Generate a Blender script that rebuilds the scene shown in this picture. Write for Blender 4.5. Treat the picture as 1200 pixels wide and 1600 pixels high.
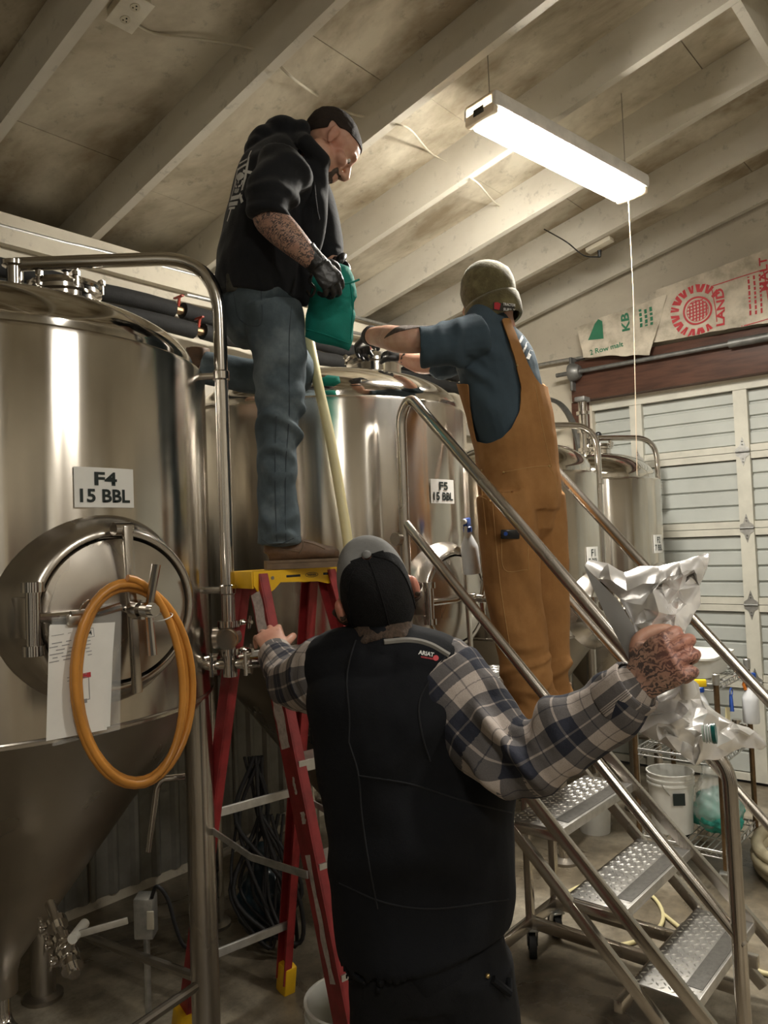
import bpy, bmesh, math, random
import numpy as np
from math import sin, cos, tan, pi, radians, sqrt, atan2, hypot
from mathutils import Vector, Matrix, noise
from mathutils.bvhtree import BVHTree

for o in list(bpy.data.objects):
    bpy.data.objects.remove(o, do_unlink=True)
scene = bpy.context.scene
COL = scene.collection

# ------------------------------------------------------------------ camera
# world: X runs along the back wall (to the right), Y towards the back wall, Z up
CAM_H = 1.75; FPX = 1220.0; PITCH = radians(2.2); ROLL = radians(2.2); YAW = radians(50)
_f0 = Vector((sin(YAW), cos(YAW), 0)); _r0 = Vector((cos(YAW), -sin(YAW), 0)); _z = Vector((0, 0, 1))
CF = _f0*cos(PITCH) + _z*sin(PITCH)
_u0 = -_f0*sin(PITCH) + _z*cos(PITCH)
CR = _r0*cos(ROLL) - _u0*sin(ROLL)
CU = _r0*sin(ROLL) + _u0*cos(ROLL)
CAMP = Vector((0, 0, CAM_H))
cam_data = bpy.data.cameras.new('camera')
cam = bpy.data.objects.new('camera', cam_data); COL.objects.link(cam)
cam_data.sensor_fit = 'VERTICAL'; cam_data.sensor_height = 32.0; cam_data.lens = 32.0*FPX/1600.0
cam_data.clip_start = 0.05; cam_data.clip_end = 100
_m = Matrix((CR, CU, -CF)).transposed().to_4x4(); _m.translation = CAMP
cam.matrix_world = _m
scene.camera = cam

# ------------------------------------------------------------------ world, exposure
world = bpy.data.worlds.new('world'); scene.world = world; world.use_nodes = True
_bg = world.node_tree.nodes['Background']
_bg.inputs[0].default_value = (0.35, 0.4, 0.5, 1); _bg.inputs[1].default_value = 0.02
vs = scene.view_settings
vs.view_transform = 'Standard'; vs.look = 'None'; vs.gamma = 1.0; vs.use_curve_mapping = False
vs.exposure = 1.52
LAMP_STRENGTH = 76.0          # the diffuser of the hanging shop light in view
REAR_FILL_STRENGTH = 44.0          # two unseen lights added behind the viewer to brighten the foreground
LAMP_COLOR = (1.0, 0.945, 0.845)

# helpers from photograph sight lines to points in the room
def ray(x, y): return CF + CR*((x-600)/FPX) + CU*((800-y)/FPX)
def D(x, y, d): r = ray(x, y); return CAMP + r*(d/r.dot(_f0))
def AX(x, y, X): r = ray(x, y); return CAMP + r*(X/r.x)
def AY(x, y, Y): r = ray(x, y); return CAMP + r*(Y/r.y)
def AZ(x, y, Z): r = ray(x, y); return CAMP + r*((Z-CAM_H)/r.z)
def CD(x, d, z): return _r0*x + _f0*d + _z*z      # camera-aligned plan coordinates
V3 = Vector

# ------------------------------------------------------------------ mesh helpers
class MB:
    def __init__(s): s.v = []; s.f = []
    def add(s, vs_, fs):
        n = len(s.v); s.v += [tuple(p) for p in vs_]; s.f += [tuple(i+n for i in f) for f in fs]; return s
    def box(s, lo, hi, M=None):
        a, b = lo, hi
        p = [V3((x, y, z)) for z in (a[2], b[2]) for y in (a[1], b[1]) for x in (a[0], b[0])]
        if M is not None: p = [M @ q for q in p]
        return s.add(p, [(0,2,3,1),(4,5,7,6),(0,1,5,4),(2,6,7,3),(0,4,6,2),(1,3,7,5)])
    def rbox(s, lo, hi, r=0.005, M=None, seg=2):
        bm = bmesh.new(); bmesh.ops.create_cube(bm, size=1)
        for v in bm.verts:
            v.co = V3([(lo[i]+hi[i])/2 + v.co[i]*(hi[i]-lo[i]) for i in range(3)])
        bmesh.ops.bevel(bm, geom=bm.edges[:], offset=r, segments=seg, profile=0.5, affect='EDGES', clamp_overlap=True)
        if M is not None: bmesh.ops.transform(bm, matrix=M, verts=bm.verts[:])
        bm.verts.index_update()
        s.add([v.co.copy() for v in bm.verts], [[v.index for v in f.verts] for f in bm.faces]); bm.free(); return s
    def bar(s, p0, p1, w, h, up=(0,0,1), r=0):
        # rectangular bar from p0 to p1; w across, h along 'up'
        p0 = V3(p0); p1 = V3(p1); d = (p1-p0); L = d.length; d.normalize()
        u = V3(up); x = d.cross(u)
        if x.length < 1e-5: x = d.cross(V3((1,0,0)))
        x.normalize(); u = x.cross(d)
        M = Matrix((x, d, u)).transposed().to_4x4(); M.translation = p0
        if r > 0: return s.rbox((-w/2, 0, -h/2), (w/2, L, h/2), r, M)
        return s.box((-w/2, 0, -h/2), (w/2, L, h/2), M)
    def tube(s, pts, r, n=10, cap=True, up=None, closed=False):
        pts = [V3(p) for p in pts]; N = len(pts)
        if not isinstance(r, (list, tuple)): r = [r]*N
        T = []
        for i in range(N):
            if closed: t = pts[(i+1) % N]-pts[i-1]
            else: t = pts[min(i+1, N-1)]-pts[max(i-1, 0)]
            T.append(t.normalized() if t.length > 1e-9 else V3((0,0,1)))
        ref = V3(up) if up is not None else (V3((0,0,1)) if abs(T[0].z) < 0.9 else V3((1,0,0)))
        x = (ref - T[0]*ref.dot(T[0])).normalized()
        vs_ = []; fs = []
        for i in range(N):
            if up is not None and i > 0:
                ref = V3(up); q = ref - T[i]*ref.dot(T[i])
                if q.length > 1e-4: x = q.normalized()
            elif i > 0:
                x = (x - T[i]*x.dot(T[i])).normalized()
            y = T[i].cross(x)
            ri = r[i]; rx, ry = (ri if isinstance(ri, (tuple, list)) else (ri, ri))
            for k in range(n):
                a = 2*pi*k/n
                vs_.append(pts[i] + x*(cos(a)*rx) + y*(sin(a)*ry))
        for i in range(N if closed else N-1):
            j = (i+1) % N
            for k in range(n):
                fs.append((i*n+k, i*n+(k+1) % n, j*n+(k+1) % n, j*n+k))
        if cap and not closed:
            fs.append(tuple(range(n-1, -1, -1))); fs.append(tuple((N-1)*n+k for k in range(n)))
        return s.add(vs_, fs)
    def cyl(s, p0, p1, r0, r1=None, n=20): return s.tube([p0, p1], [r0, r0 if r1 is None else r1], n)
    def lathe(s, prof, n=48, M=None, a0=0, a1=2*pi):
        full = abs(a1-a0-2*pi) < 1e-6; m = n if full else n+1
        vs_ = []; fs = []
        for (r, z) in prof:
            for k in range(m):
                a = a0+(a1-a0)*k/n; vs_.append(V3((r*cos(a), r*sin(a), z)))
        if M is not None: vs_ = [M @ q for q in vs_]
        for i in range(len(prof)-1):
            for k in range(n):
                k2 = (k+1) % m
                fs.append((i*m+k, i*m+k2, (i+1)*m+k2, (i+1)*m+k))
        return s.add(vs_, fs)
    def ball(s, c, r, n=12, M=None):
        c = V3(c); r = r if isinstance(r, (tuple, list)) else (r, r, r)
        R_ = M.to_3x3() if M is not None else Matrix.Identity(3)
        m = max(6, n//2+1); vs_ = [c + R_ @ V3((0, 0, -r[2]))]
        for i in range(1, m):
            t = -pi/2+pi*i/m
            for k in range(n):
                a = 2*pi*k/n
                vs_.append(c + R_ @ V3((r[0]*cos(t)*cos(a), r[1]*cos(t)*sin(a), r[2]*sin(t))))
        vs_.append(c + R_ @ V3((0, 0, r[2]))); fs = []
        for k in range(n): fs.append((0, 1+(k+1) % n, 1+k))
        for i in range(m-2):
            for k in range(n):
                a = 1+i*n; b = 1+(i+1)*n
                fs.append((a+k, a+(k+1) % n, b+(k+1) % n, b+k))
        a = 1+(m-2)*n; top = len(vs_)-1
        for k in range(n): fs.append((a+k, a+(k+1) % n, top))
        return s.add(vs_, fs)
    def prism(s, poly, z0, z1, M=None):
        n = len(poly); p = [V3((x, y, z0)) for x, y in poly]+[V3((x, y, z1)) for x, y in poly]
        if M is not None: p = [M @ q for q in p]
        return s.add(p, [tuple(range(n-1, -1, -1)), tuple(range(n, 2*n))]+[(i, (i+1) % n, n+(i+1) % n, n+i) for i in range(n)])
    def mesh(s, name):
        me = bpy.data.meshes.new(name); me.from_pydata(s.v, [], s.f); me.validate(); me.update(); return me
    def build(s, name, mat=None, parent=None, smooth=35, loc=None):
        return link(name, s.mesh(name), mat, parent, smooth, loc)

def fixn(me):
    bm = bmesh.new(); bm.from_mesh(me); bmesh.ops.recalc_face_normals(bm, faces=bm.faces[:]); bm.to_mesh(me); bm.free()
def link(name, me, mat=None, parent=None, smooth=35, loc=None):
    fixn(me)
    if smooth:
        me.shade_smooth()
        if smooth < 180: me.set_sharp_from_angle(angle=radians(smooth))
    o = bpy.data.objects.new(name, me); COL.objects.link(o)
    if mat is not None: me.materials.clear(); me.materials.append(mat)
    if parent is not None:
        o.parent = parent
        # mesh data are written in room coordinates: cancel the parent's own transform
        o.matrix_parent_inverse = parent_world(parent).inverted()
    if loc is not None: o.location = loc
    return o
def parent_world(p):
    m = Matrix.LocRotScale(p.location, p.rotation_euler, p.scale)
    if p.parent is not None: m = parent_world(p.parent) @ p.matrix_parent_inverse @ m
    return m
def thing(name, label, cat, loc=(0,0,0), group=None):
    o = bpy.data.objects.new(name, None); COL.objects.link(o); o.location = loc; o.empty_display_size = 0.05
    return tag(o, label, cat, group)
def tag(o, label=None, cat=None, group=None, kind=None):
    if label: o['label'] = label
    if cat: o['category'] = cat
    if group: o['group'] = group
    if kind: o['kind'] = kind
    return o
def struct(o, label=None): o['kind'] = 'structure'; (label and o.__setitem__('label', label)); return o
def copy_tree(o, parent=None):
    c = o.copy(); COL.objects.link(c)
    if parent is not None: c.parent = parent; c.matrix_parent_inverse = o.matrix_parent_inverse.copy()
    for ch in list(o.children): copy_tree(ch, c)
    return c
def frame(o, x, y, z):
    M = Matrix((V3(x), V3(y), V3(z))).transposed().to_4x4(); M.translation = V3(o); return M
def crom(pts, k=6, closed=False):
    # Catmull-Rom through points of any dimension
    P = [np.array(p, float) for p in pts]; n = len(P); out = []
    rng = range(n) if closed else range(n-1)
    for i in rng:
        p1, p2 = P[i], P[(i+1) % n]
        p0 = P[i-1] if (closed or i > 0) else 2*p1-p2
        p3 = P[(i+2) % n] if (closed or i+2 < n) else 2*p2-p1
        for j in range(k):
            t = j/k
            out.append(0.5*((2*p1)+(-p0+p2)*t+(2*p0-5*p1+4*p2-p3)*t*t+(-p0+3*p1-3*p2+p3)*t**3))
    if not closed: out.append(P[-1])
    return out
def cr3(pts, k=6, closed=False): return [V3(p) for p in crom(pts, k, closed)]
def arc(c, x, y, r, a0, a1, n=10):
    return [V3(c)+V3(x)*(r*cos(a0+(a1-a0)*i/n))+V3(y)*(r*sin(a0+(a1-a0)*i/n)) for i in range(n+1)]
def bent(pts, r=0.05, n=6):
    # polyline with rounded corners
    pts = [V3(p) for p in pts]; out = [pts[0]]
    for i in range(1, len(pts)-1):
        a, b, c = pts[i-1], pts[i], pts[i+1]
        d0 = (a-b); d1 = (c-b); rr = min(r, d0.length*0.49, d1.length*0.49)
        p0 = b+d0.normalized()*rr; p1 = b+d1.normalized()*rr
        for k in range(n+1):
            t = k/n; out.append(p0*(1-t)**2+b*2*t*(1-t)+p1*t*t)
    out.append(pts[-1]); return out

# text -> flat mesh (x right, y up) centred on the origin
def text_mesh(body, size=1.0, bold=0.0, width=None, height=None, extrude=0.0):
    cu = bpy.data.curves.new('t', 'FONT'); cu.body = body; cu.size = size; cu.offset = bold
    cu.align_x = 'CENTER'; cu.align_y = 'CENTER'; cu.extrude = extrude; cu.resolution_u = 3
    o = bpy.data.objects.new('t', cu); COL.objects.link(o)
    dg = bpy.context.evaluated_depsgraph_get(); dg.update()
    me = bpy.data.meshes.new_from_object(o.evaluated_get(dg)); bpy.data.objects.remove(o)
    a = np.array([v.co[:] for v in me.vertices])
    lo, hi = a.min(0), a.max(0)
    sx = width/(hi[0]-lo[0]) if width else None; sy = height/(hi[1]-lo[1]) if height else None
    sx = sx or sy or 1; sy = sy or sx or 1
    for v in me.vertices:
        v.co.x = (v.co.x-(lo[0]+hi[0])/2)*sx; v.co.y = (v.co.y-(lo[1]+hi[1])/2)*sy
    return me
def put_mesh(me, M):
    me.transform(M); return me
def mesh_to_mb(me, mb=None):
    mb = mb or MB(); mb.add([v.co.copy() for v in me.vertices], [list(p.vertices) for p in me.polygons]); return mb

# voxel-fused surface from overlapping closed shells (one continuous skin)
def fuse(mb, voxel=0.006, smooth=4, fac=0.5, name='fused'):
    me = mb.mesh('tmp'); fixn(me)
    o = bpy.data.objects.new('tmp', me); COL.objects.link(o)
    m = o.modifiers.new('r', 'REMESH'); m.mode = 'VOXEL'; m.voxel_size = voxel; m.adaptivity = 0
    if smooth:
        q = o.modifiers.new('s', 'SMOOTH'); q.factor = fac; q.iterations = smooth
    dg = bpy.context.evaluated_depsgraph_get(); dg.update()
    out = bpy.data.meshes.new_from_object(o.evaluated_get(dg)); out.name = name
    bpy.data.objects.remove(o); bpy.data.meshes.remove(me)
    return out
def get_co(me):
    a = np.empty(len(me.vertices)*3); me.vertices.foreach_get('co', a); return a.reshape(-1, 3)
def get_no(me):
    a = np.empty(len(me.vertices)*3); me.vertex_normals.foreach_get('vector', a); return a.reshape(-1, 3)
def set_co(me, a): me.vertices.foreach_set('co', a.astype(np.float32).ravel()); me.update()
def displace(me, fn):
    c = get_co(me); n = get_no(me); set_co(me, c+n*fn(c, n)[:, None])
def wob(c, f, seed=0, warp=0.6):
    # smooth pseudo noise, -1..1, from warped sines
    rs = np.random.RandomState(seed); out = np.zeros(len(c)); p = c*f
    for k in range(4):
        d = rs.normal(size=3); d /= np.linalg.norm(d); e = rs.normal(size=3); e /= np.linalg.norm(e)
        out += np.sin(p@d*(1+.35*k)+rs.rand()*6.28+warp*np.sin(p@e*1.3+rs.rand()*6.28)*2)
    return out/4
def folds(c, center, axis, freq, amp, rad, seed=0, power=1.0):
    # creases across 'axis' gathered around a joint
    d = c-np.array(center); ax = np.array(axis, float); ax /= np.linalg.norm(ax)
    rs = np.random.RandomState(seed); e = rs.normal(size=3); e /= np.linalg.norm(e)
    w = np.exp(-(d**2).sum(1)/(rad*rad))
    e2 = np.cross(ax, e); e2 /= np.linalg.norm(e2)
    s = np.sin(d@ax*freq*.8+2.2*np.sin(d@e*freq*.33+rs.rand()*6)+1.6*np.sin(d@e2*freq*.27+rs.rand()*6)+rs.rand()*6)
    mask = np.clip(.62+.8*wob(c, freq*.3, seed+100), 0, 1)*1.35
    return 1.5*amp*w*mask*(s-.35*np.cos(2*np.arcsin(np.clip(s, -1, 1))))
def cut(me, keep_fn, relax=6, thick=0.0):
    # keep the faces whose centre passes keep_fn; smooth the new border; optional thickness
    bm = bmesh.new(); bm.from_mesh(me)
    cs = np.array([f.calc_center_median()[:] for f in bm.faces]); k = keep_fn(cs)
    bmesh.ops.delete(bm, geom=[f for f, q in zip(bm.faces[:], k) if not q], context='FACES')
    for _ in range(relax):
        nv = {}
        for v in bm.verts:
            be = [e for e in v.link_edges if e.is_boundary]
            if len(be) == 2:
                a, b = be[0].other_vert(v), be[1].other_vert(v); nv[v] = v.co*0.4+(a.co+b.co)*0.3
        for v, c in nv.items(): v.co = c
    bm.to_mesh(me); bm.free(); me.update()
    return solid(me, thick) if thick else me
def solid(me, t):
    # give an open sheet thickness t, inwards
    bm = bmesh.new(); bm.from_mesh(me)
    bmesh.ops.delete(bm, geom=[v for v in bm.verts if not v.link_faces], context='VERTS'); bm.normal_update(); bm.verts.index_update()
    co = [v.co.copy() for v in bm.verts]; no = [v.normal.copy() for v in bm.verts]; n = len(co)
    fs = [[v.index for v in f.verts] for f in bm.faces]; be = []
    for e in bm.edges:
        if e.is_boundary:
            l = e.link_loops[0]; be.append((l.vert.index, l.link_loop_next.vert.index))
    bm.free(); me.clear_geometry()
    me.from_pydata([tuple(c) for c in co]+[tuple(c-k*t) for c, k in zip(co, no)], [], fs+[[i+n for i in reversed(f)] for f in fs]+[(b, a, a+n, b+n) for a, b in be])
    me.update(); return me
def bvh_of(o):
    me = o.data if hasattr(o, 'data') else o
    return BVHTree.FromPolygons([v.co.copy() for v in me.vertices], [list(p.vertices) for p in me.polygons])
def hit(b, x, y, off=0.0015, far=None):
    # point of a surface seen along a sight line
    r = ray(x, y).normalized(); p, n, i, d = b.ray_cast(CAMP, r)
    if p is None: return None
    return p-r*off
def seam(b, pix, r=0.0018, off=0.0005, k=5):
    pts = [hit(b, x, y, off) for x, y in crom(pix, k)]
    pts = [p for p in pts if p is not None]
    mb = MB()
    if len(pts) > 1: mb.tube(pts, r, 5)
    return mb
def drape_mesh(me, b, dirn, off=0.002, maxd=0.5):
    # lay a flat decal mesh onto a surface, travelling along dirn
    d = V3(dirn).normalized()
    bm = bmesh.new(); bm.from_mesh(me)
    bmesh.ops.triangulate(bm, faces=bm.faces[:])
    for _ in range(2):
        es = [e for e in bm.edges if e.calc_length() > 0.012]
        if es: bmesh.ops.subdivide_edges(bm, edges=es, cuts=1)
        bmesh.ops.triangulate(bm, faces=bm.faces[:])
    bad = []
    for v in bm.verts:
        p, n, i, dd = b.ray_cast(v.co-d*maxd*0.5, d, maxd)
        if p is None: bad.append(v)
        else: v.co = p-d*off
    if bad: bmesh.ops.delete(bm, geom=bad, context='VERTS')
    bm.to_mesh(me); bm.free(); return me

# ------------------------------------------------------------------ materials
def _nt(name):
    m = bpy.data.materials.new(name); m.use_nodes = True
    nt = m.node_tree; return m, nt, nt.nodes['Principled BSDF']
def N(nt, t, **kw):
    n = nt.nodes.new(t)
    for k, v in kw.items(): setattr(n, k, v)
    return n
def noise_tex(nt, scale, detail=4, rough=0.6, coord='Object', stretch=None, dist=0.0):
    tc = N(nt, 'ShaderNodeTexCoord'); mp = N(nt, 'ShaderNodeMapping')
    if stretch: mp.inputs['Scale'].default_value = stretch
    nt.links.new(tc.outputs[coord], mp.inputs[0])
    n = N(nt, 'ShaderNodeTexNoise'); n.inputs['Scale'].default_value = scale
    n.inputs['Detail'].default_value = detail; n.inputs['Roughness'].default_value = rough; n.inputs['Distortion'].default_value = dist
    nt.links.new(mp.outputs[0], n.inputs['Vector']); return n
def ramp(nt, src, stops):
    r = N(nt, 'ShaderNodeValToRGB'); e = r.color_ramp.elements
    while len(e) < len(stops): e.new(0.5)
    for k, (p, c) in enumerate(stops): e[k].position = p; e[k].color = (c[0], c[1], c[2], 1) if len(c) == 3 else c
    nt.links.new(src, r.inputs[0]); return r
def mixc(nt, fac, a, b, mode='MIX'):
    m = N(nt, 'ShaderNodeMix', data_type='RGBA', blend_type=mode)
    for s, i in ((fac, 0), (a, 6), (b, 7)):
        if isinstance(s, (int, float)): m.inputs[i].default_value = s
        elif isinstance(s, (tuple, list)): m.inputs[i].default_value = (s[0], s[1], s[2], 1)
        else: nt.links.new(s, m.inputs[i])
    return m.outputs[2]
def bump(nt, src, p, strength=0.3, dist=0.01):
    b = N(nt, 'ShaderNodeBump'); b.inputs['Strength'].default_value = strength; b.inputs['Distance'].default_value = dist
    nt.links.new(src, b.inputs['Height']); nt.links.new(b.outputs[0], p.inputs['Normal']); return b
def M_(name, col, rough=0.6, metal=0.0, var=0.15, scale=12, bmp=0.0, bscale=None, bdist=0.004, spec=0.5, stretch=None, dark=None):
    """plain procedural material: colour broken up by noise, optional fine relief"""
    m, nt, p = _nt(name)
    n = noise_tex(nt, scale, stretch=stretch)
    d = dark or tuple(c*(1-var) for c in col); b = tuple(min(1, c*(1+var*.6)) for c in col)
    r = ramp(nt, n.outputs['Fac'], [(0.32, d), (0.55, col), (0.75, b)])
    nt.links.new(r.outputs[0], p.inputs['Base Color'])
    p.inputs['Roughness'].default_value = rough; p.inputs['Metallic'].default_value = metal
    p.inputs['Specular IOR Level'].default_value = spec
    if bmp:
        n2 = noise_tex(nt, bscale or scale*6, detail=3, stretch=stretch); bump(nt, n2.outputs['Fac'], p, bmp, bdist)
    return m
def emis(name, col, st):
    m, nt, p = _nt(name); p.inputs['Base Color'].default_value = (1, 1, 1, 1)
    p.inputs['Emission Color'].default_value = (*col, 1); p.inputs['Emission Strength'].default_value = st; return m
def steel(name, col, rough, aniso=0.0, smear=0.0, seed=0.0, rot=0.0, radial='Z'):
    m, nt, p = _nt(name)
    p.inputs['Metallic'].default_value = 1.0
    n = noise_tex(nt, 3.0, 5, 0.6); n.inputs['Distortion'].default_value = 0.4
    r = ramp(nt, n.outputs['Fac'], [(0.3, tuple(c*.86 for c in col)), (0.6, col)])
    nt.links.new(r.outputs[0], p.inputs['Base Color'])
    n2 = noise_tex(nt, 2.0, 4, 0.6, stretch=(1, 1, 0.35))
    mr = N(nt, 'ShaderNodeMapRange'); mr.inputs[1].default_value = .3; mr.inputs[2].default_value = .7
    mr.inputs[3].default_value = rough*0.8; mr.inputs[4].default_value = rough*1.25
    nt.links.new(n2.outputs['Fac'], mr.inputs[0]); nt.links.new(mr.outputs[0], p.inputs['Roughness'])
    if aniso:
        t = N(nt, 'ShaderNodeTangent', direction_type='RADIAL', axis=radial)
        nt.links.new(t.outputs[0], p.inputs['Tangent'])
        p.inputs['Anisotropic'].default_value = aniso; p.inputs['Anisotropic Rotation'].default_value = rot
    if smear:
        n3 = noise_tex(nt, 1.0, 0.5, 0.5, stretch=(15, 15, 0.08)); bump(nt, n3.outputs['Fac'], p, smear, 0.004)
    return m

MAT = {}
MAT['tank'] = steel('brushed_steel', (0.66, 0.62, 0.56), 0.20, aniso=0.85, smear=1.0, rot=0.25)
MAT['tank_dome'] = steel('polished_steel', (0.62, 0.59, 0.54), 0.10, smear=0.0)
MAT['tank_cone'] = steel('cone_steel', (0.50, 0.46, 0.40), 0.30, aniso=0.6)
MAT['chrome'] = steel('bright_steel', (0.66, 0.63, 0.59), 0.14)
MAT['satin'] = steel('satin_steel', (0.58, 0.54, 0.49), 0.25)
MAT['dullsteel'] = steel('dull_steel', (0.34, 0.31, 0.27), 0.38)
MAT['galv'] = M_('galvanised', (0.50, 0.50, 0.48), 0.42, 0.85, 0.25, 30)
MAT['alu'] = M_('aluminium', (0.62, 0.61, 0.58), 0.40, 0.8, 0.2, 20)
MAT['black_rubber'] = M_('black_rubber', (0.012, 0.012, 0.013), 0.6, 0, 0.3, 30, 0.2, 80)
MAT['black_foam'] = M_('black_foam', (0.010, 0.010, 0.010), 0.85, 0, 0.4, 25, 0.5, 120, 0.003)
MAT['black_gloss'] = M_('black_plastic', (0.014, 0.014, 0.015), 0.25)
MAT['paper'] = M_('white_paper', (0.80, 0.79, 0.75), 0.6, 0, 0.06, 9)
MAT['laminate'] = M_('laminated_card', (0.83, 0.83, 0.80), 0.18, 0, 0.05, 6)
MAT['ink'] = M_('black_ink', (0.012, 0.022, 0.022), 0.4)
MAT['grey_ink'] = M_('grey_ink', (0.28, 0.28, 0.29), 0.6)
MAT['red_ink'] = M_('red_ink', (0.50, 0.04, 0.05), 0.6)
MAT['green_ink'] = M_('green_ink', (0.02, 0.16, 0.08), 0.6)
MAT['white_thread'] = M_('white_thread', (0.72, 0.72, 0.70), 0.8)
MAT['amber_hose'] = M_('amber_hose', (0.58, 0.25, 0.045), 0.35, 0, 0.2, 8, 0.1, 60)
MAT['cream_hose'] = M_('cream_hose', (0.66, 0.59, 0.33), 0.4, 0, 0.12, 8)
MAT['beige_hose'] = M_('beige_hose', (0.50, 0.44, 0.30), 0.5, 0, 0.2, 8, 0.4, 60)
MAT['yellow'] = M_('yellow_plastic', (0.80, 0.47, 0.012), 0.4, 0, 0.1, 14)
MAT['ladder_red'] = M_('ladder_red', (0.30, 0.026, 0.028), 0.45, 0, 0.3, 18, 0.15, 90)
MAT['scraped'] = M_('scraped_label', (0.62, 0.55, 0.53), 0.7, 0, 0.3, 60)
MAT['bucket'] = M_('white_plastic', (0.72, 0.72, 0.68), 0.4, 0, 0.08, 8)
MAT['teal_cloth'] = M_('teal_cloth', (0.0, 0.21, 0.165), 0.8, 0, 0.2, 14, 0.5, 500, 0.002)
MAT['teal_net'] = M_('teal_net', (0.03, 0.30, 0.24), 0.7, 0, 0.4, 30, 0.6, 90)
MAT['wire_white'] = M_('white_cable', (0.58, 0.53, 0.42), 0.5, 0, 0.1, 8)
MAT['bronze'] = M_('bronze_pole', (0.20, 0.13, 0.07), 0.35, 0.8, 0.3, 20)
MAT['spray_yellow'] = M_('spray_yellow', (0.85, 0.58, 0.01), 0.35)
MAT['blue'] = M_('blue_plastic', (0.015, 0.07, 0.36), 0.35)
MAT['orange'] = M_('orange_plastic', (0.75, 0.22, 0.03), 0.4)
MAT['clear_bottle'] = M_('milky_bottle', (0.66, 0.68, 0.70), 0.25, 0, 0.1, 6)
MAT['door_paint'] = M_('door_paint', (0.455, 0.475, 0.445), 0.45, 0, 0.10, 3, 0.05, 20)
MAT['door_rail'] = M_('door_rail_paint', (0.565, 0.55, 0.475), 0.5, 0, 0.14, 6)
MAT['brown_wood'] = M_('brown_wood', (0.085, 0.036, 0.022), 0.5, 0, 0.4, 4, 0.2, 30, stretch=(8, 1, 8))
MAT['jeans'] = None
def clear_plastic(name, col, alpha, rough=0.1):
    m, nt, p = _nt(name)
    p.inputs['Base Color'].default_value = (*col, 1); p.inputs['Roughness'].default_value = rough
    p.inputs['Alpha'].default_value = alpha; return m
MAT['clear'] = clear_plastic('clear_acrylic', (0.75, 0.75, 0.72), 0.18)
MAT['poly'] = clear_plastic('clear_poly_bag', (0.80, 0.82, 0.80), 0.32, 0.15)

# painted plywood / timber of the roof
def paint_old(name, col, stain, amount, scale=1.6):
    m, nt, p = _nt(name)
    n = noise_tex(nt, scale, 6, 0.62, stretch=(1.0, 0.55, 1.0)); n.inputs['Distortion'].default_value = 0.3
    r = ramp(nt, n.outputs['Fac'], [(0.36+amount*.05, (0, 0, 0)), (0.64-amount*.04, (1, 1, 1))])
    n2 = noise_tex(nt, 14, 5, 0.7); r2 = ramp(nt, n2.outputs['Fac'], [(0.30, (0.55, 0.55, 0.55)), (0.42, (1, 1, 1))])
    c = mixc(nt, r.outputs[0], stain, col)
    c = mixc(nt, 0.6, c, r2.outputs[0], 'MULTIPLY')
    nt.links.new(c, p.inputs['Base Color']); p.inputs['Roughness'].default_value = 0.65
    n3 = noise_tex(nt, 40, 3, 0.6, stretch=(1, .2, 1)); bump(nt, n3.outputs['Fac'], p, 0.15, 0.004)
    return m
MAT['rafter'] = paint_old('rafter_paint', (0.62, 0.585, 0.50), (0.50, 0.46, 0.38), 0.2)
MAT['sheathing'] = paint_old('sheathing_paint', (0.64, 0.585, 0.465), (0.27, 0.215, 0.14), 1.0, 1.5)
MAT['wall'] = paint_old('wall_paint', (0.62, 0.57, 0.46), (0.50, 0.45, 0.36), 0.4)
MAT['dark_wall'] = paint_old('dark_wall_paint', (0.40, 0.37, 0.31), (0.30, 0.27, 0.22), 0.4)
MAT['corr'] = M_('corrugated_sheet', (0.30, 0.29, 0.26), 0.45, 0.6, 0.25, 6)

# wet stained concrete
def concrete():
    m, nt, p = _nt('stained_concrete')
    n = noise_tex(nt, 1.1, 8, 0.62); n.inputs['Distortion'].default_value = 0.5
    r = ramp(nt, n.outputs['Fac'], [(0.30, (0.085, 0.068, 0.046)), (0.48, (0.19, 0.16, 0.115)), (0.64, (0.36, 0.32, 0.25))])
    n2 = noise_tex(nt, 9, 8, 0.75); r2 = ramp(nt, n2.outputs['Fac'], [(0.34, (0.38, 0.36, 0.33)), (0.52, (0.9, 0.9, 0.9)), (0.66, (1.25, 1.22, 1.15))])
    c = mixc(nt, 0.75, r.outputs[0], r2.outputs[0], 'MULTIPLY'); nt.links.new(c, p.inputs['Base Color'])
    r3 = ramp(nt, n.outputs['Fac'], [(0.35, (0.22, 0.22, 0.22)), (0.6, (0.62, 0.62, 0.62))])
    nt.links.new(r3.outputs[0], p.inputs['Roughness']); bump(nt, n2.outputs['Fac'], p, 0.25, 0.004); return m
MAT['concrete'] = concrete()

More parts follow.
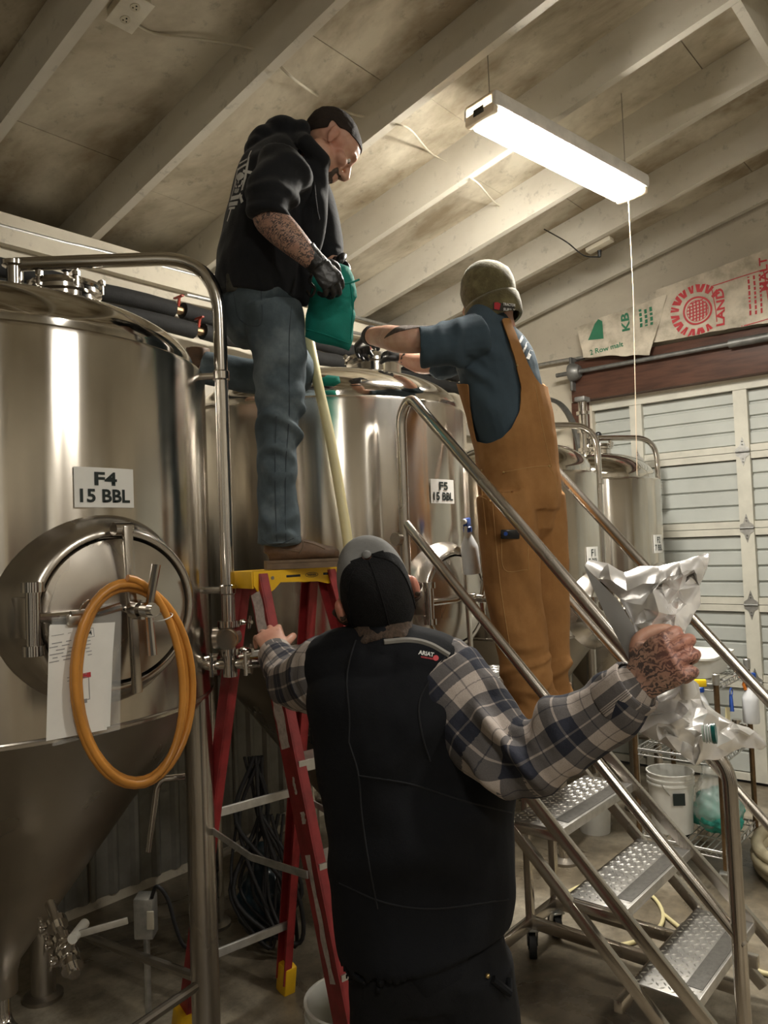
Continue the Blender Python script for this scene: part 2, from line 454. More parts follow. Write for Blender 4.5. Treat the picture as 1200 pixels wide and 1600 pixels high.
# cloths
def cloth(name, col, var=0.2, scale=9, weave=700, rough=0.9, wstr=0.35, wear=None, fuzz=0.0):
    m, nt, p = _nt(name)
    n = noise_tex(nt, scale, 5, 0.6)
    r = ramp(nt, n.outputs['Fac'], [(0.3, tuple(c*(1-var) for c in col)), (0.5, col), (0.72, wear or tuple(min(1, c*(1+var)) for c in col))])
    nt.links.new(r.outputs[0], p.inputs['Base Color']); p.inputs['Roughness'].default_value = rough
    p.inputs['Specular IOR Level'].default_value = 0.25
    if fuzz:
        p.inputs['Sheen Weight'].default_value = fuzz; p.inputs['Sheen Roughness'].default_value = 0.5
    n2 = noise_tex(nt, weave, 2, 0.5); n3 = noise_tex(nt, 28, 4, 0.6)
    ad = N(nt, 'ShaderNodeMath', operation='ADD'); nt.links.new(n2.outputs['Fac'], ad.inputs[0])
    mu = N(nt, 'ShaderNodeMath', operation='MULTIPLY'); mu.inputs[1].default_value = 3.0
    nt.links.new(n3.outputs['Fac'], mu.inputs[0]); nt.links.new(mu.outputs[0], ad.inputs[1])
    bump(nt, ad.outputs[0], p, wstr, 0.002); return m
MAT['hoodie'] = cloth('black_fleece', (0.0085, 0.0095, 0.012), 0.25, 6, fuzz=0.15)
MAT['jeans'] = cloth('washed_denim', (0.080, 0.106, 0.124), 0.35, 7, 900, wear=(0.165, 0.20, 0.22))
MAT['duck'] = cloth('brown_duck_canvas', (0.315, 0.155, 0.054), 0.18, 6, 800, wear=(0.40, 0.21, 0.08))
MAT['tshirt'] = cloth('slate_tee', (0.050, 0.075, 0.098), 0.15, 6, 900)
MAT['beanie'] = cloth('olive_knit', (0.105, 0.088, 0.040), 0.3, 16, 300, wstr=0.9, wear=(0.20, 0.175, 0.085), fuzz=0.25)
MAT['vest'] = cloth('black_canvas', (0.0045, 0.0052, 0.0072), 0.25, 5, 800)
MAT['blackpants'] = cloth('black_work_trousers', (0.006, 0.0065, 0.008), 0.25, 6)
MAT['cap_black'] = cloth('black_mesh', (0.008, 0.008, 0.009), 0.3, 10, 420, wstr=0.9)
MAT['cap_grey'] = cloth('grey_twill', (0.20, 0.20, 0.195), 0.15, 10, 700)
MAT['glove'] = M_('black_nitrile', (0.010, 0.010, 0.011), 0.38, 0, 0.2, 20, 0.4, 60, 0.004)
MAT['leather'] = M_('brown_leather', (0.120, 0.064, 0.032), 0.6, 0, 0.5, 18, 0.3, 70)
MAT['sole'] = M_('boot_sole', (0.15, 0.10, 0.06), 0.7, 0, 0.3, 20)
MAT['hair_dark'] = M_('dark_hair', (0.022, 0.012, 0.008), 0.8, 0, 0.4, 30, 0.9, 160, 0.006, stretch=(1, 1, 4))
MAT['hair_grey'] = M_('greying_hair', (0.095, 0.06, 0.04), 0.75, 0, 0.6, 40, 0.9, 160, 0.006, stretch=(4, 4, 1))
MAT['eye'] = M_('eye_white', (0.7, 0.68, 0.63), 0.2)
MAT['iris'] = M_('iris', (0.03, 0.02, 0.015), 0.2)
def skin(name, col, red):
    m, nt, p = _nt(name)
    n = noise_tex(nt, 22, 5, 0.6)
    r = ramp(nt, n.outputs['Fac'], [(0.3, red), (0.6, col)])
    at = N(nt, 'ShaderNodeAttribute', attribute_name='ink')
    # line-work tattoo: bands of a strongly distorted field
    tc = N(nt, 'ShaderNodeTexCoord')
    w = N(nt, 'ShaderNodeTexWave', wave_type='RINGS'); w.inputs['Scale'].default_value = 30; w.inputs['Distortion'].default_value = 14
    w.inputs['Detail'].default_value = 2.5; w.inputs['Detail Scale'].default_value = 2.2
    nt.links.new(tc.outputs['Object'], w.inputs[0])
    r1 = ramp(nt, w.outputs['Fac'], [(0.42, (1, 1, 1)), (0.60, (0, 0, 0))])
    n2 = noise_tex(nt, 45, 3, 0.6); r2 = ramp(nt, n2.outputs['Fac'], [(0.34, (0, 0, 0)), (0.50, (1, 1, 1))])
    k = mixc(nt, 1.0, r1.outputs[0], r2.outputs[0], 'MULTIPLY')
    k2 = mixc(nt, 0.72, k, r1.outputs[0], 'SCREEN')
    f = N(nt, 'ShaderNodeMath', operation='MULTIPLY'); nt.links.new(k, f.inputs[0]); nt.links.new(at.outputs['Fac'], f.inputs[1])
    g = N(nt, 'ShaderNodeMath', operation='MULTIPLY'); g.inputs[1].default_value = 0.86; nt.links.new(f.outputs[0], g.inputs[0])
    sh = N(nt, 'ShaderNodeMath', operation='MULTIPLY'); sh.inputs[1].default_value = 0.30; nt.links.new(at.outputs['Fac'], sh.inputs[0])
    base = mixc(nt, sh.outputs[0], r.outputs[0], (0.20, 0.16, 0.14))
    c = mixc(nt, g.outputs[0], base, (0.035, 0.035, 0.04))
    # flushed skin; also paints light glowing through the capped man's ears
    at2 = N(nt, 'ShaderNodeAttribute', attribute_name='flush')
    c = mixc(nt, at2.outputs['Fac'], c, (0.52, 0.16, 0.11))
    nt.links.new(c, p.inputs['Base Color']); p.inputs['Roughness'].default_value = 0.5
    p.inputs['Subsurface Weight'].default_value = 0.12; p.inputs['Subsurface Radius'].default_value = (0.01, 0.004, 0.002)
    p.inputs['Subsurface Scale'].default_value = 0.3
    bump(nt, n.outputs['Fac'], p, 0.15, 0.002); return m
MAT['skin'] = skin('skin', (0.56, 0.33, 0.235), (0.48, 0.24, 0.17))

# flannel check: two float attributes (along, around) in metres carry the cloth's own coordinates
def plaid():
    m, nt, p = _nt('plaid_flannel')
    outs = []
    for nm, off in (('along', 0.0), ('around', 0.3)):
        at = N(nt, 'ShaderNodeAttribute', attribute_name=nm)
        mu = N(nt, 'ShaderNodeMath', operation='MULTIPLY'); mu.inputs[1].default_value = 1/0.112; nt.links.new(at.outputs['Fac'], mu.inputs[0])
        ad = N(nt, 'ShaderNodeMath', operation='ADD'); ad.inputs[1].default_value = off; nt.links.new(mu.outputs[0], ad.inputs[0])
        fr = N(nt, 'ShaderNodeMath', operation='FRACT'); nt.links.new(ad.outputs[0], fr.inputs[0])
        r = N(nt, 'ShaderNodeValToRGB'); r.color_ramp.interpolation = 'CONSTANT'; e = r.color_ramp.elements
        # navy band, thin pale line in it, navy, cream band, thin dark line, cream
        st = [(0.0, 0.0), (0.24, 0.75), (0.275, 0.0), (0.50, 1.0), (0.74, 0.35), (0.765, 1.0)]
        while len(e) < len(st): e.new(0.5)
        for k, (q, v) in enumerate(st): e[k].position = q; e[k].color = (v, v, v, 1)
        nt.links.new(fr.outputs[0], r.inputs[0]); outs.append(r)
    s = N(nt, 'ShaderNodeMath', operation='ADD'); nt.links.new(outs[0].outputs[0], s.inputs[0]); nt.links.new(outs[1].outputs[0], s.inputs[1])
    h = N(nt, 'ShaderNodeMath', operation='MULTIPLY'); h.inputs[1].default_value = 0.5; nt.links.new(s.outputs[0], h.inputs[0])
    r = ramp(nt, h.outputs[0], [(0.0, (0.030, 0.033, 0.048)), (0.5, (0.135, 0.125, 0.125)), (1.0, (0.46, 0.40, 0.36))])
    n = noise_tex(nt, 500, 2); c = mixc(nt, 0.35, r.outputs[0], ramp(nt, n.outputs['Fac'], [(.35, (.55,.55,.55)), (.65, (1,1,1))]).outputs[0], 'MULTIPLY')
    nt.links.new(c, p.inputs['Base Color']); p.inputs['Roughness'].default_value = 0.9; p.inputs['Specular IOR Level'].default_value = 0.2
    n3 = noise_tex(nt, 30, 4); bump(nt, n3.outputs['Fac'], p, 0.5, 0.006); return m
MAT['plaid'] = plaid()
MAT['foil'] = steel('silver_foil', (0.95, 0.94, 0.93), 0.27); MAT['foil'].node_tree.nodes['Principled BSDF'].inputs['Metallic'].default_value = 0.62
MAT['foil_matt'] = steel('matt_foil', (0.45, 0.45, 0.46), 0.42)
MAT['sack'] = M_('woven_sack', (0.56, 0.50, 0.40), 0.55, 0, 0.3, 7, 0.4, 50, 0.006, dark=(0.33, 0.29, 0.22))
MAT['track'] = M_('track_steel', (0.22, 0.22, 0.21), 0.5, 0.7, 0.3, 14)
MAT['tread'] = M_('tread_plate', (0.40, 0.39, 0.37), 0.42, 0.85, 0.25, 18)
MAT['lozenge'] = M_('lozenge', (0.80, 0.79, 0.76), 0.28, 0.85, 0.1, 30)
MAT['grip'] = M_('grip_strip', (0.10, 0.095, 0.085), 0.6, 0.2, 0.3, 60, .3, 300)
# ------------------------------------------------------------------ the room
XW = 5.68; YB = 3.65; X0 = -4.2; Y0 = -4.6
SL = 0.227                      # fall of the roof towards the back wall
ZR0 = 4.20                      # underside of the rafters at y = 0
RS = 0.692; RX0 = 1.451; RT = 0.045; RDEP = 0.225
def zr(y): return ZR0 - SL*y
rnd = random.Random(4)

mb = MB(); mb.box((X0-.1, Y0-.1, -0.12), (XW+.3, YB+.3, 0)); floor = struct(mb.build('floor', MAT['concrete'], smooth=0))
# a raised patch edge and a saw cut in the slab
# ---- roof: rafters and sheathing boards
ceil_root = MB()
ceil_root.add([(X0-.1, Y0-.1, zr(Y0-.1)+RDEP+.03), (XW+.3, Y0-.1, zr(Y0-.1)+RDEP+.03), (XW+.3, YB+.75, zr(YB+.75)+RDEP+.03), (X0-.1, YB+.75, zr(YB+.75)+RDEP+.03),
               (X0-.1, Y0-.1, zr(Y0-.1)+RDEP+.09), (XW+.3, Y0-.1, zr(Y0-.1)+RDEP+.09), (XW+.3, YB+.75, zr(YB+.75)+RDEP+.09), (X0-.1, YB+.75, zr(YB+.75)+RDEP+.09)],
              [(0,3,2,1),(4,5,6,7),(0,1,5,4),(1,2,6,5),(2,3,7,6),(3,0,4,7)])
ceiling = struct(ceil_root.build('ceiling', M_('roof_void', (0.03, 0.025, 0.02)), smooth=0))
def slope_box(x0, x1, y0, y1, h0, h1):
    m = MB(); p = []
    for h in (h0, h1):
        for (x, y) in ((x0, y0), (x1, y0), (x1, y1), (x0, y1)): p.append((x, y, zr(y)+h))
    return m.add(p, [(3,2,1,0),(4,5,6,7),(0,1,5,4),(1,2,6,5),(2,3,7,6),(3,0,4,7)])
ks = [k for k in range(-8, 7) if RX0+RS*k-RT > X0]
for k in ks:
    xr = RX0+RS*k
    slope_box(xr-RT, xr, Y0, YB+.60, 0, RDEP).build('rafter', MAT['rafter'], ceiling, smooth=0)
edges = [X0]+[RX0+RS*k-RT/2 for k in ks]+[XW+.1]
for a, b in zip(edges[:-1], edges[1:]):
    y = Y0; first = rnd.uniform(.4, 1.2)
    while y < YB+.60:
        y2 = min(YB+.62, y+(first if y == Y0 else 1.22)); h = rnd.uniform(0, .003)
        slope_box(a+.0015, b-.0015, y+.002, y2-.002, RDEP+h, RDEP+.014+h).build('board', MAT['sheathing'], ceiling, smooth=0)
        y = y2
# solid blocking between two rafters, top right of the view
xb = RX0+RS*4
slope_box(RX0+RS*3+.001, RX0+RS*4-RT-.001, .86, .90, 0.0, RDEP).build('blocking', MAT['rafter'], ceiling, smooth=0)

# ---- back wall: painted board above, ribbed metal below
zt = zr(YB)-.004
mb = MB(); mb.box((X0, YB, 0), (XW+.2, YB+.12, zt)); mb.box((X0, YB+.60, zr(YB)-.4), (XW+.2, YB+.66, zr(YB)+.2)); mb.box((X0, YB+.05, zr(YB)-.4), (XW+.2, YB+.66, zr(YB)-.36)); wall_back = struct(mb.build('wall_back', MAT['wall'], smooth=0))
def corrug(x0, x1, z0, z1, y):
    m = MB(); n = int((x1-x0)/0.02); vs_ = []; fs = []
    for i in range(n+1):
        x = x0+(x1-x0)*i/n; t = i % 6
        yy = y-(.018 if t in (0, 1) else 0.0)
        vs_ += [(x, yy, z0), (x, yy, z1)]
    for i in range(n): fs.append((2*i, 2*i+2, 2*i+3, 2*i+1))
    return m.add(vs_, fs)
for i in range(7):
    xa = 0.2+i*.9; xb_ = min(xa+.9, XW)
    if xb_ > xa+.1: corrug(xa, xb_, .05, 1.95, YB-.003).build('ribbed_sheet', MAT['corr'], wall_back, smooth=0)
mb = MB(); mb.box((X0, YB-.05, 3.20), (XW, YB, 3.30)); struct(mb.build('trim_1', MAT['wall'], smooth=0))
mb = MB(); mb.box((X0, YB-.09, 2.60), (XW, YB, 2.70)); struct(mb.build('trim_2', MAT['dark_wall'], smooth=0))
# ---- right wall with the big sectional door
DY1 = 2.62; DY0 = -2.3; DZ = 2.76     # door opening
mb = MB()
mb.box((XW, DY1, 0), (XW+.15, YB+.7, zr(DY1)+.3)); mb.box((XW, Y0, 0), (XW+.15, DY0, zr(Y0)+.3))
mb.add([(XW, DY0, DZ), (XW, DY1, DZ), (XW, DY1, zr(DY1)+.25), (XW, DY0, zr(DY0)+.25), (XW+.15, DY0, DZ), (XW+.15, DY1, DZ), (XW+.15, DY1, zr(DY1)+.25), (XW+.15, DY0, zr(DY0)+.25)],
       [(0,1,2,3),(7,6,5,4),(0,4,5,1),(2,6,7,3),(1,5,6,2),(0,3,7,4)])
wall_right = struct(mb.build('wall_right', MAT['wall'], smooth=0))
mb = MB(); mb.rbox((XW-.09, DY0-.1, DZ+.02), (XW+.02, DY1+.12, DZ+.33), .006); struct(mb.build('trim_3', MAT['brown_wood'], smooth=30), 'dark brown timber header beam above the sectional door')
mb = MB(); mb.rbox((XW-.06, DY1+.02, 0), (XW+.02, DY1+.14, DZ+.02), .004); struct(mb.build('trim_4', MAT['brown_wood'], smooth=30))
# door: sections with ribs, stiles, rails, hinges
mb = MB(); mb.box((XW+.07, DY0, 0.01), (XW+.10, DY1, DZ)); door = struct(mb.build('door_1', MAT['door_paint'], smooth=0), 'pale grey sectional garage door with horizontal ribs')
zs = [.02, .70, 1.225, 1.75, 2.275, 2.755]
for i in range(5):
    z0, z1 = zs[i], zs[i+1]; n = 4; hh = (z1-z0-.09)/n
    for j in range(n):
        za = z0+.045+j*hh
        m2 = MB(); m2.add([(XW+.07, DY0, za+.004), (XW+.07, DY1, za+.004), (XW+.052, DY1, za+.012), (XW+.052, DY0, za+.012),
                           (XW+.052, DY1, za+hh-.012), (XW+.052, DY0, za+hh-.012), (XW+.07, DY1, za+hh-.004), (XW+.07, DY0, za+hh-.004)],
                          [(0,1,2,3),(3,2,4,5),(5,4,6,7)])
        m2.build('rib_panel', MAT['door_paint'], door, smooth=0)
    for (za, zb) in ((z0+.002, z0+.048), (z1-.048, z1-.002)):
        m2 = MB(); m2.box((XW+.03, DY0, za), (XW+.07, DY1, zb)); m2.build('section_rail', MAT['door_rail'], door, smooth=0)
ysts = [1.54-.74*k for k in range(-1, 6)]
hp = []
for ys in ysts:
    if ys > DY1-.05: ys = DY1-.06
    for i in range(5):
        m2 = MB(); m2.box((XW+.012, ys-.045, zs[i]+.004), (XW+.07, ys+.045, zs[i+1]-.004)); m2.build('stile', MAT['door_rail'], door, smooth=0)
    for i in range(1, 5):
        z = zs[i]
        poly = [(-.045, -.022), (-.02, -.04), (0, -.10), (.02, -.04), (.045, -.022), (.045, .022), (.02, .04), (0, .10), (-.02, .04), (-.045, .022)]
        Mh = frame((XW+.012, ys, z), (0, 1, 0), (0, 0, 1), (-1, 0, 0)); Mh.translation = V3((XW+.012, ys, z))
        m2 = MB(); m2.prism(poly, 0, .004, Mh); hg = m2.build('hinge', MAT['galv'], door, smooth=0)
        m2 = MB(); m2.cyl((XW+.006, ys-.045, z), (XW+.006, ys+.045, z), .007, n=8)
        for dz in (-.07, -.05, .05, .07): m2.cyl((XW+.009, ys, z+dz), (XW+.003, ys, z+dz), .006, n=6)
        m2.build('pivot', MAT['track'], hg)
mb = MB()
mb.box((XW+.005, DY0, DZ-.055), (XW+.06, DY1, DZ+.015)); mb.build('top_rail', MAT['door_rail'], door, smooth=0)
# ---- walls behind the viewer
mb = MB(); mb.box((X0-.12, Y0, 0), (X0, YB+.7, zr(Y0)+.3)); struct(mb.build('wall_left', MAT['wall'], smooth=0))
mb = MB(); mb.box((X0, Y0-.12, 0), (XW+.1, Y0, zr(Y0)+.3)); struct(mb.build('wall_front', MAT['wall'], smooth=0))
for i, (xa, xb_) in enumerate(((-3.2, -2.2), (-.9, 0.1), (2.0, 3.0))):  # unseen brown doors added as dark strips for the tanks to reflect
    mb = MB(); mb.box((xa, Y0+.001, 0), (xb_, Y0+.05, 2.1)); struct(mb.build('door_%d' % (i+2), MAT['brown_wood'], smooth=0))

def cabinet(x, y, w, d_, h, mat, label, face):  # unseen cabinets, added so the steel shells mirror light and dark bands
    t = thing('storage_cabinet', label, 'cabinet', (x, y, 0), 'cabinets behind the viewer')
    m = MB(); m.rbox((x-w/2, y-d_/2, .05), (x+w/2, y+d_/2, h), .01); m.build('body', mat, t)
    m = MB(); m.box((x-w/2+.02, y-d_/2+.02, 0), (x+w/2-.02, y+d_/2-.02, .05)); m.build('plinth', MAT['black_gloss'], t)
    for s in (-1, 1):
        m = MB()
        if face == 'y': m.rbox((x+(0 if s > 0 else -w/2)+.006, y+d_/2, .07), (x+(w/2 if s > 0 else 0)-.006, y+d_/2+.018, h-.02), .004)
        else: m.rbox((x+w/2, y+(0 if s > 0 else -d_/2)+.006, .07), (x+w/2+.018, y+(d_/2 if s > 0 else 0)-.006, h-.02), .004)
        dr = m.build('door', mat, t)
        m = MB(); q = V3((x+s*.03, y+d_/2+.03, h*.5)) if face == 'y' else V3((x+w/2+.03, y+s*.03, h*.5)); m.cyl(q-V3((0, 0, .08)), q+V3((0, 0, .08)), .008, n=8); m.build('handle', MAT['chrome'], dr)
    return t
_wm = M_('white_cabinet', (.75, .74, .70), .5); _dm = M_('dark_cabinet', (.03, .032, .035), .5); _gm = M_('grey_cabinet', (.30, .30, .29), .5)
for i, (x, w, mt, h, nm) in enumerate(((-3.6, .8, _dm, 2.6, 'black'), (-1.7, .5, _wm, 2.9, 'white'), (.6, .5, _dm, 2.7, 'black'), (1.4, .7, _wm, 3.0, 'white'), (3.5, .6, _gm, 2.5, 'grey'), (4.4, .8, _wm, 2.8, 'white'))):
    cabinet(x, Y0+.36, w, .55, h, mt, ['tall black cabinet at the far left of the rear wall', 'narrow white cabinet on the rear wall', 'narrow black cabinet on the rear wall', 'tallest white cabinet on the rear wall', 'grey cabinet on the rear wall near the garage door', 'wide white cabinet on the rear wall near the garage door'][i], 'y')
for i, (y, w, mt, h) in enumerate(((-2.6, .8, _wm, 2.6), (-1.2, .6, _dm, 2.4), (.2, .9, _wm, 2.8), (1.5, .6, _dm, 2.6), (2.6, .7, _gm, 2.2))):
    cabinet(X0+.36, y, .55, w, h, mt, ['white cabinet on the left wall, nearest the rear', 'short black cabinet on the left wall', 'widest white cabinet on the left wall', 'tall black cabinet on the left wall', 'grey cabinet on the left wall by the tanks'][i], 'x')

# ------------------------------------------------------------------ shop lights (lit)
def shop_light(p0, p1, label, chains=True, pull=None, power=LAMP_STRENGTH):
    p0 = V3(p0); p1 = V3(p1); ax = (p1-p0).normalized(); sd = ax.cross(_z).normalized(); up = sd.cross(ax).normalized()
    L = (p1-p0).length
    t = thing('shop_light', label, 'light', (p0+p1)/2, 'hanging shop lights')
    Mx = frame(p0, ax, sd, up)
    Mx = Matrix((ax, -sd, up)).transposed().to_4x4(); Mx.translation = p0
    m = MB(); m.rbox((0, -.102, -.018), (L, .102, .056), .018, Mx); m.build('housing', M_('lamp_housing', (.75, .73, .68), .4), t)
    prof = [(-.090, .020), (-.098, .0), (-.084, -.036), (-.05, -.055), (0, -.061), (.05, -.055), (.084, -.036), (.098, .0), (.090, .020)]
    m = MB(); n = len(prof); vs_ = []; fs = []
    xs = [.035, .06, L-.06, L-.035]; sc = [.86, 1, 1, .86]
    for x, s in zip(xs, sc): vs_ += [Mx @ V3((x, y*s, z*s if z < 0 else z)) for y, z in prof]
    for i in range(3):
        for k in range(n-1): fs.append((i*n+k, i*n+k+1, (i+1)*n+k+1, (i+1)*n+k))
    fs.append(tuple(range(n))); fs.append(tuple(3*n+k for k in range(n-1, -1, -1)))
    m.add(vs_, fs); m.build('diffuser', emis('lit_diffuser', LAMP_COLOR, power), t)
    for x in (.018, L-.018):
        m = MB(); m.rbox((x-.018, -.09, -.045), (x+.018, .09, .056), .012, Mx); m.build('end_cap', M_('lamp_end', (.78, .66, .50), .4), t)
    m = MB(); m.rbox((.004, -.03, -.02), (-.003, .03, .01), .001, Mx); m.build('vent', MAT['black_gloss'], t)
    if chains:
        for x in (.07, L-.07):
            a = Mx @ V3((x, 0, .05)); zt_ = zr(a.y)+RDEP
            m = MB(); m.tube([a, (a.x, a.y, zt_)], .0022, 6); q = m.build('hanger_wire', MAT['dullsteel'], t)
            m = MB(); m.lathe([(.004, 0), (.009, .004), (.004, .012)], 8, Matrix.Translation(a)); m.build('hook', MAT['dullsteel'], t)
    if pull is not None:
        a = Mx @ V3((L-.05, 0, -.04))
        m = MB(); m.tube([a, a+V3((.003, .0, -.5)), pull], .0018, 6); m.build('pull_cord', M_('jute_cord', (.62, .47, .33), .8), t)
    return t
la = D(748, 172, 3.36); lb = D(990, 300, 4.08)
shop_light(la, lb, 'glowing long shop light hung from the rafters above the overalls man', True, pull=CD(1.335, 4.09, 2.05))
shop_light((1.9, -1.3, 4.15), (1.9, -2.5, 4.25), 'second lit shop light, on the ceiling behind the viewer', power=REAR_FILL_STRENGTH)  # added out of view to brighten the foreground, like the next one
shop_light((-1.2, -1.3, 4.15), (-1.2, -2.5, 4.25), 'third lit shop light, on the ceiling behind the viewer at left', power=REAR_FILL_STRENGTH)

# ------------------------------------------------------------------ services on ceiling and walls
def cable(name, pts, r, mat, label, cat='cable', k=6, group=None):
    m = MB(); m.tube(cr3(pts, k), r, 8); return tag(m.build(name, mat, smooth=60), label, cat, group)
def on_sheath(x, y, h=.006):   # point on the underside of the roof boards
    r = ray(x, y); a = ZR0+RDEP-h; k = (a-CAM_H)/(r.z+SL*r.y); return CAMP+r*k
def on_bottom(x, y, h=.006):
    r = ray(x, y); a = ZR0-h; k = (a-CAM_H)/(r.z+SL*r.y); return CAMP+r*k
def on_rface(x, y, k, off=.004):  # on the near face of rafter k
    return AX(x, y, RX0+RS*k-RT-off)
b0 = on_sheath(197, 8)
ob = thing('outlet_box', 'cream twin outlet box fixed to the ceiling, top left', 'outlet', b0)
yv = V3((0, 1, -SL)).normalized(); xv = V3((1, 0, 0)); nv = V3((0, SL, 1)).normalized()
Mo = frame(b0, xv, yv, nv)
m = MB(); m.rbox((-.05, -.09, -.045), (.05, .06, .0), .004, Mo); m.build('box', MAT['wire_white'], ob)
m = MB(); m.rbox((-.058, -.098, -.049), (.058, .068, -.044), .002, Mo); fp = m.build('face_plate', M_('plate', (.64, .60, .5), .4), ob)
for y in (-.05, .02):
    m = MB(); m.cyl(Mo @ V3((0, y, -.0485)), Mo @ V3((0, y, -.052)), .019, n=16); so = m.build('socket', M_('ivory', (.55, .50, .38), .4), ob)
    m = MB()
    for (a, b, r) in ((-.007, .004, .0028), (.007, .004, .0028), (0, -.009, .0035)):
        m.cyl(Mo @ V3((a, y+b, -.051)), Mo @ V3((a, y+b, -.0530)), r, n=8)
    m.build('slot', MAT['black_gloss'], so)
cable('ceiling_cable', [on_sheath(205, 32), on_sheath(240, 52, .004), on_sheath(300, 60, .02), on_sheath(350, 67, .03), on_rface(392, 75, 1), on_rface(403, 80, 1, -.01)], .006, MAT['wire_white'], 'off-white cable running from the ceiling outlet box to a rafter')
cable('ceiling_cable', [on_bottom(436, 102, -.01), on_bottom(462, 126, .012), on_rface(505, 155, 2, .10), on_rface(545, 176, 2, .02), on_rface(576, 184, 2, -.01)], .006, MAT['wire_white'], 'off-white cable drooping between rafters above the hoodie man')
cable('ceiling_cable', [on_bottom(612, 192, -.01), on_bottom(640, 202, .01), on_rface(672, 238, 3, .06), on_rface(703, 256, 3, -.01)], .005, MAT['wire_white'], 'off-white cable between rafters left of the shop light')
cable('ceiling_cable', [on_bottom(730, 275, -.01), on_bottom(748, 288, .01), on_rface(775, 318, 4, .05), on_rface(794, 323, 4, -.01)], .005, MAT['wire_white'], 'short off-white cable loop between rafters below the shop light')
pz = on_bottom(936, 380, -.005)
m = MB(); m.rbox((-.035, -.09, -.03), (.035, .09, .0), .004, frame(pz, xv, yv, nv)); oc = thing('power_strip', 'white power strip under a rafter with a black plug', 'outlet', pz)
m.build('body', MAT['wire_white'], oc)
m = MB(); q = pz+V3((.0, -.0, -.05)); m.cyl(q, q+V3((0, 0, -.045)), .015, .01, 10); m.build('socket', MAT['black_gloss'], oc)
cable('lamp_cord', [on_rface(822, 341, 5, .0), on_rface(850, 358, 5, .05), on_bottom(885, 378, .03), on_bottom(912, 399, .07), q+V3((0, 0, -.045))], .0045, MAT['black_gloss'], 'black cord looping under the rafters to the power strip')
cable('wall_conduit', [(-1.5, YB-.04, 3.26), (1.61, YB-.04, 3.28), (2.3, YB-.04, 3.30), (XW-.6, YB-.04, 3.36)], .013, MAT['galv'], 'galvanised conduit along the top of the back wall', 'pipe', 3)
cable('wall_conduit', [(2.6, YB-.10, 3.16), (4.0, YB-.10, 3.20), (XW-.4, YB-.10, 3.24)], .012, MAT['galv'], 'thin grey conduit behind the teal cloth, high on the back wall', 'pipe', 3)
def insulated(z, y, x0, x1, r, label, brk):
    t = thing('insulated_pipe', label, 'pipe', (x0, y, z))
    xs = [x0]+brk+[x1]
    for a, b in zip(xs[:-1], xs[1:]):
        m = MB(); n = 16; m.tube([(a+.03+(b-.03-a-.03)*i/n, y+.004*sin(i*2.1), z+.004*cos(i*1.7)) for i in range(n+1)], r, 12); m.build('insulation', MAT['black_foam'], t, 60)
    for x in brk:
        m = MB(); m.cyl((x-.05, y, z), (x+.05, y, z), r*.5, n=10); v = m.build('valve', MAT['bronze'], t)
        m = MB(); m.cyl((x, y, z), (x, y-.02, z+r+.03), .008, n=8); m.rbox((x-.008, y-.05, z+r+.02), (x+.008, y+.03, z+r+.03), .002); m.build('lever', M_('red_lever', (.35, .05, .03), .4), v)
    return t
insulated(3.05, YB-.13, -.2, 5.2, .045, 'upper black insulated glycol pipe on the back wall', [2.52, 4.1])
insulated(2.945, YB-.17, -.2, 5.2, .045, 'lower black insulated glycol pipe on the back wall', [2.62, 4.2])
# door track, torsion bar and gear at the left end of the header
tr = thing('door_track', 'curved grey steel track at the left edge of the garage door', 'track', (XW-.14, DY1+.10, 0))
m = MB(); pts = [V3((XW-.06, DY1+.09, .02)), V3((XW-.06, DY1+.09, 2.35))]+arc((XW-.46, DY1+.09, 2.35), (1, 0, 0), (0, 0, 1), .40, 0, pi/2, 10)+[V3((XW-1.5, DY1+.09, 2.78))]
m.tube(pts, [(.028, .018)]*len(pts), 4, up=(0, 1, 0)); m.build('rail', MAT['track'], tr, 20)
for z in (.5, 1.2, 1.9): m = MB(); m.rbox((XW-.08, DY1+.085, z), (XW-.002, DY1+.125, z+.06), .004); m.build('bracket', MAT['track'], tr)
tb = thing('torsion_bar', 'grey torsion bar with drum across the brown header beam', 'door hardware', (XW-.13, DY1, DZ+.24))
m = MB(); m.cyl((XW-.13, DY0, DZ+.24), (XW-.13, DY1+.22, DZ+.24), .017, n=12); m.build('bar', MAT['track'], tb)
m = MB(); m.cyl((XW-.13, DY0, DZ+.24), (XW-.13, 1.55, DZ+.24), .030, n=14); m.build('spring', MAT['track'], tb)
m = MB(); m.lathe([(.0, 0), (.07, 0), (.075, .02), (.06, .06), (.045, .08), (0, .08)], 18, Matrix.Translation((XW-.13, DY1+.10, DZ+.24)) @ Matrix.Rotation(pi/2, 4, 'X')); m.build('drum', MAT['track'], tb)
m = MB(); m.rbox((XW-.15, DY1+.08, DZ+.10), (XW-.003, DY1+.10, DZ+.36), .004); m.build('end_plate', MAT['track'], tb)
cable('hanging_wire', [(XW-.02, DY1+.42, 2.55), (XW-.03, DY1+.42, 2.42), (XW-.04, DY1+.46, 2.30), (XW-.02, DY1+.54, 2.26)], .008, MAT['black_rubber'], 'short black wire hanging on the wall by the door track')
cable('wall_conduit', [(XW-.05, DY1+.02, DZ+.36), (XW-.05, DY1+.3, DZ+.37), (XW-.05, YB-.08, DZ+.37)], .014, MAT['galv'], 'short galvanised conduit left of the torsion drum', 'pipe', 3)

